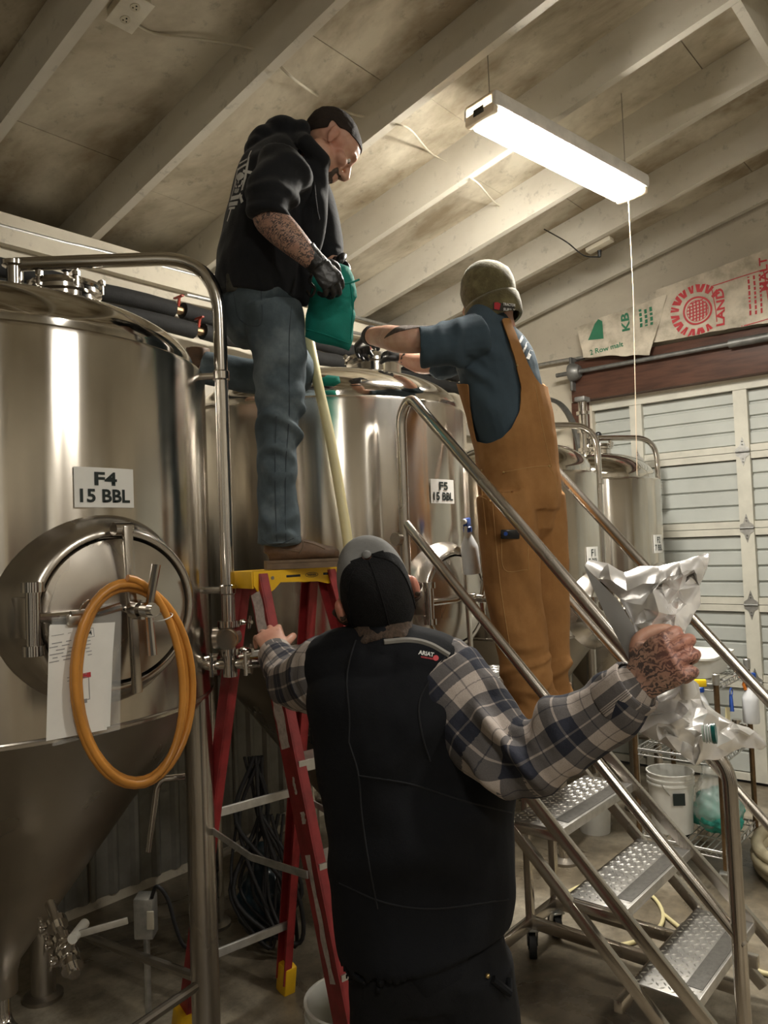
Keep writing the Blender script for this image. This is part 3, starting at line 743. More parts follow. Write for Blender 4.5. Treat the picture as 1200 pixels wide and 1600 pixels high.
# ------------------------------------------------------------------ grain sacks pinned above the header
def sack(corners, label, seed, mat=MAT['sack']):
    # corners: top-left, top-right, bottom-right, bottom-left on the wall plane x = XW-.1
    n = 26; vs_ = []; fs = []; c = [V3(p) for p in corners]
    for j in range(n+1):
        for i in range(n+1):
            s, t = i/n, j/n
            p = (c[0]*(1-s)+c[1]*s)*(1-t)+(c[3]*(1-s)+c[2]*s)*t
            w = noise.noise(V3((p.y*3+seed, p.z*5, seed)))*.030+abs(noise.noise(V3((p.y*7, p.z*9+seed, 2.2))))*.028+.010*sin(6*t+3*s)
            p.z += .012*noise.noise(V3((p.y*9, seed, 0)))*(1 if j in (0, n) else 0)
            vs_.append(p+V3((-.03-w*.9*(.4+t*.6), 0, 0)))
    for j in range(n):
        for i in range(n): a = j*(n+1)+i; fs.append((a, a+1, a+n+2, a+n+1))
    m = MB(); m.add(vs_, fs); me = m.mesh('grain_sack'); fixn(me)
    solid(me, .004)
    o = link('grain_sack', me, mat, None, 60); tag(o, label, 'sack'); return o
sx = XW-.10
s1 = sack([AX(1028, 455, sx), AX(1290, 360, sx), AX(1290, 492, sx), AX(1017, 538, sx)], 'pale woven grain sack printed with red sunburst above the garage door', 3.1)
s2 = sack([AX(905, 512, sx-.02), AX(1045, 462, sx-.02), AX(1018, 556, sx-.02), AX(915, 560, sx-.02)], 'pale woven grain sack printed in green, left of the red one', 7.7)
def print_on(o, mat, name, builder, Mx, b=None):
    me = builder(); me.transform(Mx); drape_mesh(me, b or bvh_of(o), (1, 0, 0), .003, .5); q = link(name, me, mat, o, 0); q['kind'] = 'stuff'; return q
def ring_poly(r0, r1, n=40):
    m = MB(); m.add([(r*cos(2*pi*k/n), r*sin(2*pi*k/n), 0) for r in (r0, r1) for k in range(n)], [(k, (k+1) % n, n+(k+1) % n, n+k) for k in range(n)]); return m
def emblem():
    m = ring_poly(.085, .098); m.add(*[(lambda q: (q.v, q.f))(ring_poly(.070, .074))][0])
    for a in np.linspace(-.055, .055, 6):
        h = sqrt(.07**2-a*a); m.add([(a-.005, -h, 0), (a+.005, -h, 0), (a+.012, h, 0), (a+.002, h, 0)], [(0,1,2,3)])
        m.add([(-h, a-.004, 0), (h, a+.012, 0), (h, a+.02, 0), (-h, a+.004, 0)], [(0,1,2,3)])
    for k in range(13):          # sun ray letters' blocks round the roundel
        a = radians(35+k*22); x = V3((cos(a), sin(a), 0)); y = V3((-sin(a), cos(a), 0)); r0, r1 = .125, .180; w = .020+.008*(k % 3)
        p = [x*r0-y*w*.45, x*r0+y*w*.45, x*r1+y*w, x*r1+y*w*.1, x*(r0+.02), x*r1-y*w*.3, x*r1-y*w]
        m.add([tuple(q) for q in p], [(0,1,2,3,4,5,6)])
    return m.mesh('e')
def lines_block(rows, w, lh, seed=1, fill=.6):
    r = random.Random(seed); m = MB()
    for i in range(rows):
        x = -w/2
        while x < w/2:
            l = r.uniform(.012, .035); m.add([(x, -i*lh, 0), (min(x+l, w/2), -i*lh, 0), (min(x+l, w/2), -i*lh-lh*fill, 0), (x, -i*lh-lh*fill, 0)], [(0,1,2,3)]); x += l+.010
    return m.mesh('l')
def rect_line(w, h, t):
    m = MB()
    for (x0, y0, x1, y1) in ((-w/2, -h/2, w/2, -h/2+t), (-w/2, h/2-t, w/2, h/2), (-w/2, -h/2, -w/2+t, h/2), (w/2-t, -h/2, w/2, h/2)):
        m.add([(x0, y0, 0), (x1, y0, 0), (x1, y1, 0), (x0, y1, 0)], [(0,1,2,3)])
    return m.mesh('r')
def wallM(px, py, rot=0.0, x=sx-.3): # print plane facing -X: text x runs to -Y
    M = frame(AX(px, py, x), (0, -1, 0), (0, 0, 1), (-1, 0, 0)); return M @ Matrix.Rotation(rot, 4, 'Z')
tl = radians(9)
def PM(px, py, rot): M = frame(AX(px, py, sx), (0, -1, 0), (0, 0, 1), (-1, 0, 0)); return M @ Matrix.Rotation(rot, 4, 'Z')
bs1 = bvh_of(s1); bs2 = bvh_of(s2)
print_on(s1, MAT['red_ink'], 'print', emblem, PM(1092, 487, 0), bs1)
print_on(s1, MAT['red_ink'], 'print', lambda: text_mesh('25kg / 55 Lbs', width=.28, height=.045, bold=.02), PM(1140, 524, tl), bs1)
print_on(s1, MAT['red_ink'], 'print', lambda: text_mesh('LAND', width=.26, height=.055, bold=.03), PM(1128, 482, pi/2), bs1)
print_on(s1, MAT['red_ink'], 'print', lambda: rect_line(.34, .34, .006), PM(1160, 474, tl*.6), bs1)
print_on(s1, MAT['red_ink'], 'print', lambda: lines_block(3, .26, .035, 2, .35), PM(1172, 465, pi/2), bs1)
print_on(s1, MAT['red_ink'], 'print', lambda: text_mesh('MALT', width=.22, height=.05, bold=.02), PM(1196, 430, pi/2), bs1)
print_on(s2, MAT['green_ink'], 'print', lambda: MB().add([(-.06, -.07, 0), (.06, -.08, 0), (.06, .05, 0), (.02, .08, 0)], [(0,1,2,3)]).mesh('t'), PM(935, 517, 0), bs2)
print_on(s2, MAT['green_ink'], 'print', lambda: text_mesh('2 Row malt', width=.26, height=.04, bold=.02), PM(952, 546, tl*.5), bs2)
print_on(s2, MAT['green_ink'], 'print', lambda: text_mesh('KB', width=.13, height=.06, bold=.03), PM(981, 505, pi/2), bs2)
print_on(s2, MAT['green_ink'], 'print', lambda: lines_block(3, .13, .04, 6, .5), PM(1003, 500, pi/2), bs2)
# ------------------------------------------------------------------ fermentation tanks
def cyl_pt(C, R, a, z): return V3((C[0]+R*cos(a), C[1]+R*sin(a), z))
def tank(C, R, zs, zc, zb, label, mw_z, mw_r, lid_off, arch=None, dome_h=.21, open_door=False, mw_a=-pi/2, handle=True, leg_r=.047, leg_a0=radians(-37), lid_r=.115, shell_n=96, group=None):
    t = thing('fermentation_tank', label, 'tank', (C[0], C[1], 0), group)
    T = Matrix.Translation((C[0], C[1], 0))
    m = MB(); m.lathe([(R-.004, zc-.012), (R, zc), (R, zs-.012), (R-.004, zs), (R-.016, zs+.008), (R-.045, zs+.009)], shell_n, T)
    sh = m.build('shell', MAT['tank'], t, 30)
    m = MB(); m.lathe([(R+.0015, zc+.004), (R+.003, zc), (R+.0015, zc-.004)], shell_n, T); m.build('weld_seam', MAT['satin'], sh)
    # dished head
    Rd = R-.035; prof = [(Rd, zs-.01), (Rd, zs+.03)]
    for i in range(1, 19):
        a = pi/2*i/18; prof.append((Rd*cos(a)**.62 if i < 18 else .001, zs+.03+(dome_h-.03)*sin(a)**1.15))
    m = MB(); m.lathe(prof, shell_n, T); m.build('dome', MAT['tank_dome'], t, 60)
    # cone and outlet
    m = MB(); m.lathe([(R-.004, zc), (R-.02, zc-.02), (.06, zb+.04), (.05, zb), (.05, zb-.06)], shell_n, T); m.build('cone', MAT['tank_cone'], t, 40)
    m = MB(); m.tube(bent([(C[0], C[1], zb-.04), (C[0], C[1], zb-.17), (C[0]+.05, C[1]-.32, zb-.17)], .08), .028, 12)
    m.build('outlet_pipe', MAT['chrome'], t)
    for k in range(4):
        a = leg_a0+k*pi/2; p = cyl_pt(C, R-leg_r-.01, a, 0)
        m = MB(); m.cyl((p.x, p.y, .02), (p.x, p.y, zc+.02), leg_r, n=20); lg = m.build('leg', MAT['satin'], t)
        m = MB(); m.lathe([(.001, 0), (.075, 0), (.075, .015), (.03, .03), (.03, .06)], 18, Matrix.Translation((p.x, p.y, 0))); m.build('foot', MAT['dullsteel'], lg)
    for k in (0, 1, 3):
        a, b = leg_a0+k*pi/2, leg_a0+(k+1)*pi/2; p, q = cyl_pt(C, R-leg_r-.01, a, .30), cyl_pt(C, R-leg_r-.01, b, .30)
        m = MB(); m.cyl(p, q, .016, n=10); m.build('cross_brace', MAT['dullsteel'], t)
    # oval side manway
    ca, sa = cos(mw_a), sin(mw_a); out = V3((ca, sa, 0)); side = V3((-sa, ca, 0))
    def mw(x, z, y): return V3((C[0], C[1], mw_z))+side*x+_z*z+out*y
    n = 64; rx, rz = mw_r*1.12, mw_r
    rings = []
    for (f, pr) in ((1.30, None), (1.26, .012), (1.20, .030), (1.10, .052), (1.03, .060), (1.0, .058), (.985, .045), (.985, .0)):
        row = []
        for k in range(n):
            a = 2*pi*k/n; x, z = rx*f*cos(a), rz*f*sin(a); ys = sqrt(max(R*R-x*x, 0))
            y = ys-.004 if pr is None else max(ys, R-.02*1)*0+R+pr if f < 1.15 else ys+pr*1.0
            row.append(mw(x, z, y))
        rings.append(row)
    m = MB(); vs_ = [p for r in rings for p in r]; fs = [(i*n+k, i*n+(k+1) % n, (i+1)*n+(k+1) % n, (i+1)*n+k) for i in range(len(rings)-1) for k in range(n)]
    m.add(vs_, fs); m.build('manway_collar', MAT['satin'], t, 50)
    Yf = R+.058
    if open_door:
        m = MB(); vs_ = [mw(rx*.98*cos(2*pi*k/n), rz*.98*sin(2*pi*k/n), R-.03) for k in range(n)]; m.add(vs_, [tuple(range(n))]); m.build('opening', MAT['black_foam'], t)  # flat black disc paints the dark inside of the open manway
    else:
        m = MB(); vs_ = []; fs = []
        pr = [(.965, .010), (.965, .050), (.95, .056), (.86, .060), (.6, .072), (.3, .080), (.02, .083)]
        for f, y in pr: vs_ += [mw(rx*f*cos(2*pi*k/n), rz*f*sin(2*pi*k/n), R+y) for k in range(n)]
        for i in range(len(pr)-1): fs += [(i*n+k, i*n+(k+1) % n, (i+1)*n+(k+1) % n, (i+1)*n+k) for k in range(n)]
        m.add(vs_, fs); m.build('manway_door', MAT['satin'], t, 50)
    # hinge barrel, swing arm, strap and wing screw
    hx = -rx*1.12
    m = MB(); m.cyl(mw(hx, -.075, Yf+.03), mw(hx, .075, Yf+.03), .017, n=14)
    for z in (-.075, .075): m.cyl(mw(hx, z-.012, Yf+.03), mw(hx, z+.012, Yf+.03), .026, n=14)
    hb = m.build('hinge', MAT['chrome'], t)
    m = MB(); m.rbox((hx-.008, -.05, 0), (hx+.008, .05, Yf+.03-R+.0), .003, frame(mw(0, 0, R-.02), side, _z, out)); m.build('hinge_bracket', MAT['satin'], hb)
    m = MB(); m.tube([mw(hx, .0, Yf+.03), mw(-rx*.4, .0, Yf+.045), mw(-.03, .012, Yf+.05)], .0125, 10); m.build('swing_arm', MAT['chrome'], t)
    m = MB(); m.bar(mw(.0, rz*1.12, Yf+.045), mw(.018, -rz*1.12, Yf+.045), .026, .014, tuple(out), .003); m.build('strap_bar', MAT['satin'], t)
    m = MB(); m.cyl(mw(-.03, rz*1.08, Yf+.03), mw(.02, rz*1.08, Yf+.03), .018, n=12); m.build('strap_pin', MAT['chrome'], t)
    m = MB(); m.cyl(mw(.012, 0, Yf), mw(.012, 0, Yf+.145), .014, n=12); m.cyl(mw(.012, 0, Yf+.10), mw(.012, 0, Yf+.13), .020, n=12); m.cyl(mw(.012, 0, Yf+.055), mw(.012, 0, Yf+.09), .026, n=14); sc = m.build('screw', MAT['chrome'], t)
    for s in (1, -1):
        m = MB(); m.tube([mw(.012, 0, Yf+.115), mw(.032 if s > 0 else .014, s*.115, Yf+.125)], [.010, .0115], 10); m.build('wing_handle', MAT['chrome'], sc)
    # top port with clamp lid
    ox, oy = lid_off; zl = zs+dome_h+(.045 if R > .6 else .005)
    L = Matrix.Translation((C[0]+ox, C[1]+oy, zl))
    m = MB(); m.lathe([(lid_r*.86, -.13), (lid_r*.86, .03), (lid_r, .035), (lid_r, .05), (lid_r*.9, .052)], 36, L); pt = m.build('top_port', MAT['chrome'], t)
    m = MB(); m.lathe([(lid_r*1.02, .05), (lid_r*1.06, .058), (lid_r*1.02, .070), (lid_r*.6, .076), (.001, .080)], 36, L); m.build('lid', MAT['chrome'], t)
    for k in range(6):
        a = k*pi/3+.3; c = V3((C[0]+ox+lid_r*1.02*cos(a), C[1]+oy+lid_r*1.02*sin(a), zl+.04))
        m = MB(); m.cyl(c, c+V3((0, 0, .05)), .007, n=8); m.cyl(c+V3((0, 0, .032)), c+V3((0, 0, .046)), .013, n=8); m.build('lid_bolt', MAT['chrome'], pt)
    m = MB(); c = V3((C[0]+ox, C[1]+oy, zl+.078)); m.cyl(c, c+V3((0, 0, .045)), .008, n=8); m.build('knob_stem', MAT['chrome'], pt)
    m = MB(); m.ball(c+V3((0, 0, .062)), .024, 14); m.build('knob', MAT['black_gloss'], pt)
    # cleaning pipe over the top and down the side
    if arch:
        aa, rr, zt_, zend, inner = arch
        po = cyl_pt(C, rr, aa, 0); pi_ = V3((C[0], C[1], 0))+(po-V3((C[0], C[1], 0)))*inner; pi_.z = 0
        path = bent([pi_+V3((0, 0, zt_)), V3((po.x, po.y, zt_)), V3((po.x, po.y, zend))], .20 if R > .6 else .17, 10)
        m = MB(); m.tube(path, .0225 if R > .6 else .02, 16); pp = m.build('cleaning_pipe', MAT['chrome'], t, 60)
        m = MB(); m.lathe([(.026, -.05), (.026, .0), (.040, .004), (.040, .02), (.026, .024), (.026, .09), (.04, .094), (.04, .108), (.02, .112)], 16, Matrix.Translation((pi_.x, pi_.y, zt_-.10)))
        m.cyl((pi_.x, pi_.y, zs+dome_h-.06), (pi_.x, pi_.y, zt_-.10), .024, n=14); m.build('tri_clamp', MAT['chrome'], pp)
        q = cyl_pt(C, R-.01, aa, 0)
        for z in (zs-.03, zc+.33):
            if z > zend:
                m = MB(); m.cyl((q.x, q.y, z), (po.x, po.y, z), .011, n=10); m.lathe([(.024, -.016), (.028, -.012), (.028, .012), (.024, .016)], 14, Matrix.Translation((po.x, po.y, z))); m.build('stand_off', MAT['chrome'], pp)
    return t
def tri_valve(parent, p0, p1, mat=None):
    """clamped pipe run with ferrules between two points"""
    p0 = V3(p0); p1 = V3(p1); d = (p1-p0).normalized()
    m = MB(); m.cyl(p0, p1, .019, n=14); o = m.build('pipe_stub', MAT['chrome'], parent)
    return o
def clamp(parent, c, d, k=1.0):
    c = V3(c); d = V3(d).normalized(); m = MB()
    m.cyl(c-d*.010, c+d*.010, .036*k, n=16); s = d.cross(_z); s = s.normalized() if s.length > .1 else V3((1, 0, 0))
    w = s.cross(d)
    m.bar(c+s*.034*k, c+s*.062*k, .02, .02, tuple(w), .003)
    m.tube([c+s*.058*k-w*.03*k, c+s*.058*k+w*.045*k], .006*k, 8); m.tube([c+s*.058*k+w*.03*k-d*.02*k, c+s*.058*k+w*.038*k+d*.02*k], .005*k, 8)
    return m.build('clamp', MAT['chrome'], parent)

R4 = .69; C4 = (1.127, 2.615); C5 = (2.83, 2.72); ZS = 2.345; ZC = 1.285
F4 = tank(C4, R4, ZS, ZC, .42, 'large stainless fermenter in the left foreground, marked F4', 1.60, .195, (.22, -.10), arch=(radians(-50), .762, 2.712, 1.50, .12))
F5 = tank(C5, R4, ZS+.02, ZC, .42, 'large stainless fermenter behind the ladder, marked F5', 1.49, .195, (.20, -.16), leg_a0=radians(-30), lid_r=.15)
R1 = .48; C1 = (4.10, 2.40); C2 = (5.08, 2.40)
F1 = tank(C1, R1, 2.10, 1.20, .62, 'smaller stainless fermenter half hidden behind the overalls, marked F1', 1.33, .17, (.10, -.05), arch=(radians(-37), .55, 2.42, 1.2, .1), dome_h=.20, open_door=True, leg_r=.03, lid_r=.095)
F2 = tank(C2, R1, 2.10, 1.20, .62, 'smaller stainless fermenter beside the garage door, marked F2', 1.33, .17, (.10, -.05), arch=(radians(-37), .55, 2.42, 2.06, .1), dome_h=.20, leg_r=.03, lid_r=.095)
m = MB(); vx, vy = C2[0]+.02, C2[1]+.02; m.cyl((vx, vy, 2.26), (vx, vy, 2.68), .030, n=18); vst = m.build('vent_stack', MAT['chrome'], F2)
for z_ in (2.34, 2.47, 2.60):
    m = MB(); m.cyl((vx, vy, z_-.012), (vx, vy, z_+.012), .046, n=18); m.build('clamp', MAT['chrome'], vst)
m = MB(); m.rbox((vx-.05, vy-.04, 2.68), (vx+.05, vy+.04, 2.715), .01); m.build('cap', MAT['track'], vst)

# F4: side valve tree below the cleaning pipe
po = cyl_pt(C4, .762, radians(-50), 0)
od = V3((cos(radians(-50)), sin(radians(-50)), 0))
vt = thing('valve_tree', 'stainless valve and tee on the right side of the F4 tank', 'valve', (po.x, po.y, 1.2))
zT = 1.375
m = MB(); m.cyl((po.x, po.y, 1.50), (po.x, po.y, zT), .019, n=14); m.build('riser', MAT['chrome'], vt)
clamp(vt, (po.x, po.y, 1.505), (0, 0, 1)); clamp(vt, (po.x, po.y, 1.415), (0, 0, 1))
cr = CR.copy(); cr.z = 0; cr.normalize(); cb = -_f0
m = MB(); c = V3((po.x, po.y, 1.46)); m.cyl(c+cb*-.03, c+cb*.035, .036, n=20); m.cyl(c+cb*.03, c+cb*.045, .030, n=20); m.build('valve_body', MAT['chrome'], vt)
m = MB(); m.cyl(c+cb*.0-cr*.05, c+cb*.0-cr*.025, .034, n=18); m.build('gauge', MAT['satin'], vt)
m = MB(); q0 = cyl_pt(C4, R4-.02, radians(-50), zT); m.cyl(q0, V3((po.x, po.y, zT)), .019, n=14); m.cyl((po.x, po.y, zT), V3((po.x, po.y, zT))+cr*.18+_f0*.05, .019, n=14); m.cyl((po.x, po.y, zT+.03), (po.x, po.y, zT-.04), .024, n=14)
m.build('tee', MAT['chrome'], vt)
clamp(vt, q0+od*.045, od); clamp(vt, V3((po.x, po.y, zT))+cr*.06, cr)
# racking valve low on the F4 cone
rp = D(92, 1452, 2.10); rv = thing('racking_valve', 'stainless drain valve with lever low on the F4 cone', 'valve', rp)
ax = (D(108, 1498, 2.02)-rp).normalized(); e = rp+ax*.16
m = MB(); m.cyl(rp-ax*.10, e, .014, n=12); m.build('pipe_stub', MAT['chrome'], rv)
clamp(rv, rp-ax*.02, ax, .75); clamp(rv, rp+ax*.045, ax, .75); clamp(rv, rp+ax*.10, ax, .75)
m = MB(); m.ball(rp+ax*.07, .027, 14); m.cyl(rp+ax*.11, rp+ax*.14, .022, .027, 14); m.build('valve_body', MAT['chrome'], rv)
h0 = D(118, 1461, 2.02); h1 = D(200, 1438, 2.06)
m = MB(); m.bar(h0, h1, .006, .018, (0, 0, 1), .002); m.build('lever', MAT['alu'], rv)
m = MB(); m.cyl(h0-_f0*.02, h0+_f0*.06, .013, n=12); m.build('lever_hub', MAT['bucket'], rv)

# ---- number cards on the tanks
def tank_card(C, R, z, top, bottom, label, w=.173, h=.107, dx=0.0, a=-pi/2, bold=.03):
    a = a+dx/R
    def wrap(x, y, off): q = a+x/R; return V3((C[0]+(R+off)*cos(q), C[1]+(R+off)*sin(q), z+y))
    n = 8; m = MB(); vs_ = []; fs = []
    for off in (.003, .006):
        for j in (0, 1):
            for i in range(n+1): vs_.append(wrap(-w/2+w*i/n, -h/2+h*j, off))
    k = n+1
    for i in range(n): fs += [(i, i+1, k+i+1, k+i), (2*k+i, 3*k+i, 3*k+i+1, 2*k+i+1), (i, 2*k+i, 2*k+i+1, i+1), (k+i, k+i+1, 3*k+i+1, 3*k+i)]
    fs += [(0, k, 3*k, 2*k), (n, 2*k+n, 3*k+n, k+n)]
    m.add(vs_, fs); o = m.build('tank_card', MAT['laminate'], None, 30); tag(o, label, 'sign')
    for body, yy, ww, hh in ((top, h*.22, w*.38, h*.34), (bottom, -h*.21, w*.84, h*.34)):
        me = text_mesh(body, width=ww, height=hh, bold=bold)
        for v in me.vertices: v.co = wrap(v.co.x, v.co.y+yy, .0075)
        link('lettering', me, MAT['ink'], o, 0)
    return o
tank_card(C4, R4, 1.925, 'F4', '15 BBL', 'white card reading F4 15 BBL on the left tank')
tank_card(C5, R4, 1.965, 'F5', '15 BBL', 'white card reading F5 15 BBL on the middle tank')
tank_card(C1, R1, 1.62, 'F1', '7 BBL', 'small white card reading F1 7 BBL on the tank beside the overalls', .125, .118, -.02, bold=.012)
tank_card(C2, R1, 1.67, 'F2', '7 BBL', 'small white card reading F2 7 BBL on the tank by the garage door', .125, .118, -.02, bold=.012)

# ---- clipboard hanging from the F4 manway arm
Yc = C4[1]-R4-.112
cbd = thing('clipboard', 'clear clipboard with tank log sheets hanging on the F4 manway', 'clipboard', AY(130, 1160, Yc))
def quadslab(px, Y0_, th, Ys=None):
    m = MB(); Ys = Ys or [Y0_]*4
    a = [AY(x, y, Yq) for (x, y), Yq in zip(px, Ys)]; b = [p+V3((0, th, 0)) for p in a]
    return m.add(a+b, [(0,1,2,3),(7,6,5,4),(0,4,5,1),(1,5,6,2),(2,6,7,3),(3,7,4,0)])
m = quadslab([(82, 965), (190, 955), (188, 1140), (83, 1166)], Yc, .004); m.build('board', MAT['clear'], cbd, 0)
# paper: gently curled sheet
def sheet(px, Y0_, n=8, curl=.012):
    m = MB(); vs_ = []; fs = []
    for j in range(n+1):
        for i in range(n+1):
            s, t = i/n, j/n
            x = (px[0][0]*(1-s)+px[1][0]*s)*(1-t)+(px[3][0]*(1-s)+px[2][0]*s)*t
            y = (px[0][1]*(1-s)+px[1][1]*s)*(1-t)+(px[3][1]*(1-s)+px[2][1]*s)*t
            vs_.append(AY(x, y, Y0_-curl*s*s*t-.004*sin(t*5)))
    for j in range(n):
        for i in range(n): a = j*(n+1)+i; fs.append((a, a+1, a+n+2, a+n+1))
    return m.add(vs_, fs)
pap = sheet([(77, 978), (180, 972), (167, 1140), (72, 1158)], Yc-.008).build('paper_sheet', MAT['paper'], cbd, 60)
sheet([(78, 976), (178, 975), (172, 1135), (80, 1150)], Yc-.004).build('paper_sheet', MAT['paper'], cbd, 60)
m = MB(); q = AY(121, 968, Yc-.012); m.rbox((-.028, -.01, -.012), (.028, .006, .014), .005, Matrix.Translation(q)); m.cyl(q+V3((-.02, -.006, .016)), q+V3((.02, -.006, .016)), .007, n=10); m.build('clip', MAT['satin'], cbd)
m = MB(); m.tube(cr3([AY(122, 962, Yc-.01), AY(128, 945, Yc-.03), AY(140, 938, Yc-.02), AY(138, 952, Yc-.01), AY(133, 962, Yc)], 5), .0025, 6); m.build('hanging_ring', MAT['chrome'], cbd)
bp = bvh_of(pap)
def on_paper(mat, name, me, px, py, rot=0.05):
    M = frame(AY(px, py, Yc-.1), (1, 0, 0), (0, 0, 1), (0, -1, 0)) @ Matrix.Rotation(rot, 4, 'Z'); me.transform(M)
    drape_mesh(me, bp, (0, 1, 0), .001, .5); return link(name, me, mat, cbd, 0)
on_paper(MAT['ink'], 'lettering', text_mesh('F-4', height=.012, bold=.01), 168, 992)
on_paper(MAT['grey_ink'], 'ruled_box', rect_line(.032, .022, .0012), 168, 992)
for (px, py, w, rows, lh, sd) in ((118, 995, .075, 1, .006, 1), (125, 1006, .15, 6, .0085, 2), (150, 1060, .05, 2, .008, 9)):
    me = lines_block(rows, w, lh, sd, .22); o_ = on_paper(MAT['grey_ink'], 'typed_lines', me, px, py); o_['kind'] = 'stuff'
on_paper(MAT['red_ink'], 'printed_block', MB().add([(-.014, -.006, 0), (.014, -.006, 0), (.014, .006, 0), (-.014, .006, 0)], [(0,1,2,3)]).mesh('b'), 163, 1060)
on_paper(MAT['grey_ink'], 'ruled_box', rect_line(.036, .058, .002), 159, 1082)
on_paper(MAT['grey_ink'], 'printed_block', MB().add([(-.016, -.005, 0), (.016, -.005, 0), (.016, .005, 0), (-.016, .005, 0)], [(0,1,2,3)]).mesh('b'), 157, 1103)

# ---- amber hose coiled over the manway handle
m = MB(); pts = []
for i in range(4*40+1):
    a = pi/2+2*pi*i/40; k = i/40
    rxp = 79+(5.5*(k if k < 3 else 6-k*1.5))+3.0*sin(k*2.6); ryp = 149+3.2*k+4*sin(k*3.1+1)
    x = 205+rxp*cos(a)+6*sin(a)*-1; y = 1068-ryp*sin(a)
    pts.append(AY(x, y, C4[1]-R4-.128-.007*k+.006*sin(a)))
m.tube(pts, .0095, 10); hs = thing('hose_coil', 'coiled amber hose hanging on the F4 manway handle', 'hose', AY(205, 1225, C4[1]-R4-.17)); m.build('hose', MAT['amber_hose'], hs, 60)
m = MB(); c = AY(254, 964, C4[1]-R4-.15); m.tube(arc(c, (1, 0, .3), (0, 1, .1), .026, 0, 2*pi, 14), .0015, 5); m.build('tie', MAT['bucket'], hs)

# ---- spray bottle hooked on the F5 manway, and the cream hose down the F5 tank
def spray_bottle(base, ax, h, body, head, nozzle, label, face=(1, 0, 0), s=1.0, band=None):
    base = V3(base); ax = V3(ax).normalized(); f = V3(face); f = (f-ax*f.dot(ax)).normalized(); sd = ax.cross(f)
    Mx = Matrix((f, sd, ax)).transposed().to_4x4(); Mx.translation = base
    t = thing('spray_bottle', label, 'spray bottle', base)
    m = MB(); r = .038*s
    m.lathe([(.001, 0), (r*.95, 0), (r, .006*s), (r, h*.55), (r*.92, h*.62), (r*.6, h*.76), (r*.36, h*.86), (r*.36, h*.92)], 24, Mx); m.build('bottle', body, t, 50)
    m = MB(); m.lathe([(r*.5, h*.9), (r*.5, h*1.0), (r*.36, h*1.02), (.001, h*1.02)], 18, Mx); m.build('collar', band or head, t)
    m = MB(); z = h*1.02
    m.rbox((-.030*s, -.011*s, z), (.028*s, .011*s, z+.036*s), .006*s, Mx); m.rbox((-.012*s, -.010*s, z-.006), (.012*s, .010*s, z+.02*s), .004*s, Mx); m.build('sprayer_head', head, t)
    m = MB(); m.cyl(Mx @ V3((.028*s, 0, z+.024*s)), Mx @ V3((.050*s, 0, z+.024*s)), .011*s, n=12); m.build('nozzle', nozzle, t)
    m = MB(); m.tube([Mx @ V3((.020*s, 0, z+.008*s)), Mx @ V3((.030*s, 0, z-.02*s)), Mx @ V3((.022*s, 0, z-.045*s))], [(.006*s, .008*s)]*3, 8); m.build('trigger', nozzle, t)
    return t
spray_bottle(AY(738, 896, C5[1]-R4-.15), (-.12, 0, 1), .20, MAT['clear_bottle'], MAT['blue'], MAT['bucket'], 'spray bottle with blue head hooked on the F5 manway', (-1, -.3, 0), 1.0)
hd = thing('transfer_hose', 'pale cream hose running from the F5 top down its front', 'hose', D(545, 870, 2.9))
m = MB(); m.tube(cr3([D(474, 500, 3.05), D(482, 525, 3.0), D(497, 600, 2.96), D(515, 680, 2.93), D(532, 775, 2.90), D(545, 860, 2.86), D(551, 960, 2.82)], 6), .0195, 14); m.build('hose', MAT['cream_hose'], hd, 60)
# teal rag lying on the F5 head
# ------------------------------------------------------------------ rolling platform stair
XL, XR = 2.48, 3.13
stp = thing('rolling_stair', 'stainless rolling stair with diamond-plate treads and tube handrails', 'stair', ((XL+XR)/2, 1.3, 0))
TZ = [.28+.22*k for k in range(5)]; TY = [.90+.2225*k for k in range(5)]
SLOPE = .22/.2225; DEP = .205
def lozenges(x0, x1, y0, y1, z):
    m = MB(); i = 0; y = y0
    while y < y1:
        x = x0+(.014 if i % 2 else 0); 
        while x < x1:
            a = radians(40 if (int(round((x-x0)/.028))+i) % 2 else -40); c, s = cos(a), sin(a); L, W, Hh = .013, .0042, .0028
            p = [(-L, 0, 0), (0, -W, 0), (L, 0, 0), (0, W, 0), (0, 0, Hh)]
            m.add([(x+px*c-py*s, y+px*s+py*c, z+pz) for px, py, pz in p], [(0,1,4),(1,2,4),(2,3,4),(3,0,4)]); x += .028
        y += .020; i += 1
    return m
for k, (z, y) in enumerate(zip(TZ, TY)):
    dep = DEP if k < 4 else .20
    m = MB(); m.rbox((XL+.012, y, z-.006), (XR-.012, y+dep, z), .0015); tr_ = m.build('tread', MAT['tread'], stp, 30)
    lz = lozenges(XL+.03, XR-.025, y+.075, y+dep-.008, z).build('tread_pattern', MAT['lozenge'], tr_, 0); lz['kind'] = 'stuff'
    m = MB(); m.rbox((XL+.09, y+.006, z), (XR-.09, y+.062, z+.002), .0008); m.build('grip_strip', MAT['grip'], tr_, 30)
    lz = lozenges(XL+.022, XL+.085, y+.012, y+.07, z).build('tread_pattern', MAT['lozenge'], tr_, 0); lz['kind'] = 'stuff'
    m = MB(); m.rbox((XL+.012, y-.004, z-.034), (XR-.012, y+.001, z), .0015); m.build('nosing', MAT['alu'], tr_, 30)
    m = MB(); m.rbox((XL+.012, y+dep-.001, z-.030), (XR-.012, y+dep+.003, z), .001); m.build('back_flange', MAT['dullsteel'], tr_, 30)
def side_bar(x, dy, zb, zt_, name):
    y0 = TY[0]+dy+(zb-TZ[0])/SLOPE; y1 = TY[0]+dy+(zt_-TZ[0])/SLOPE
    m = MB(); m.bar((x, y0, zb), (x, y1, zt_), .026, .040, (0, -1, 1), .003); return m.build(name, MAT['satin'], stp, 30)
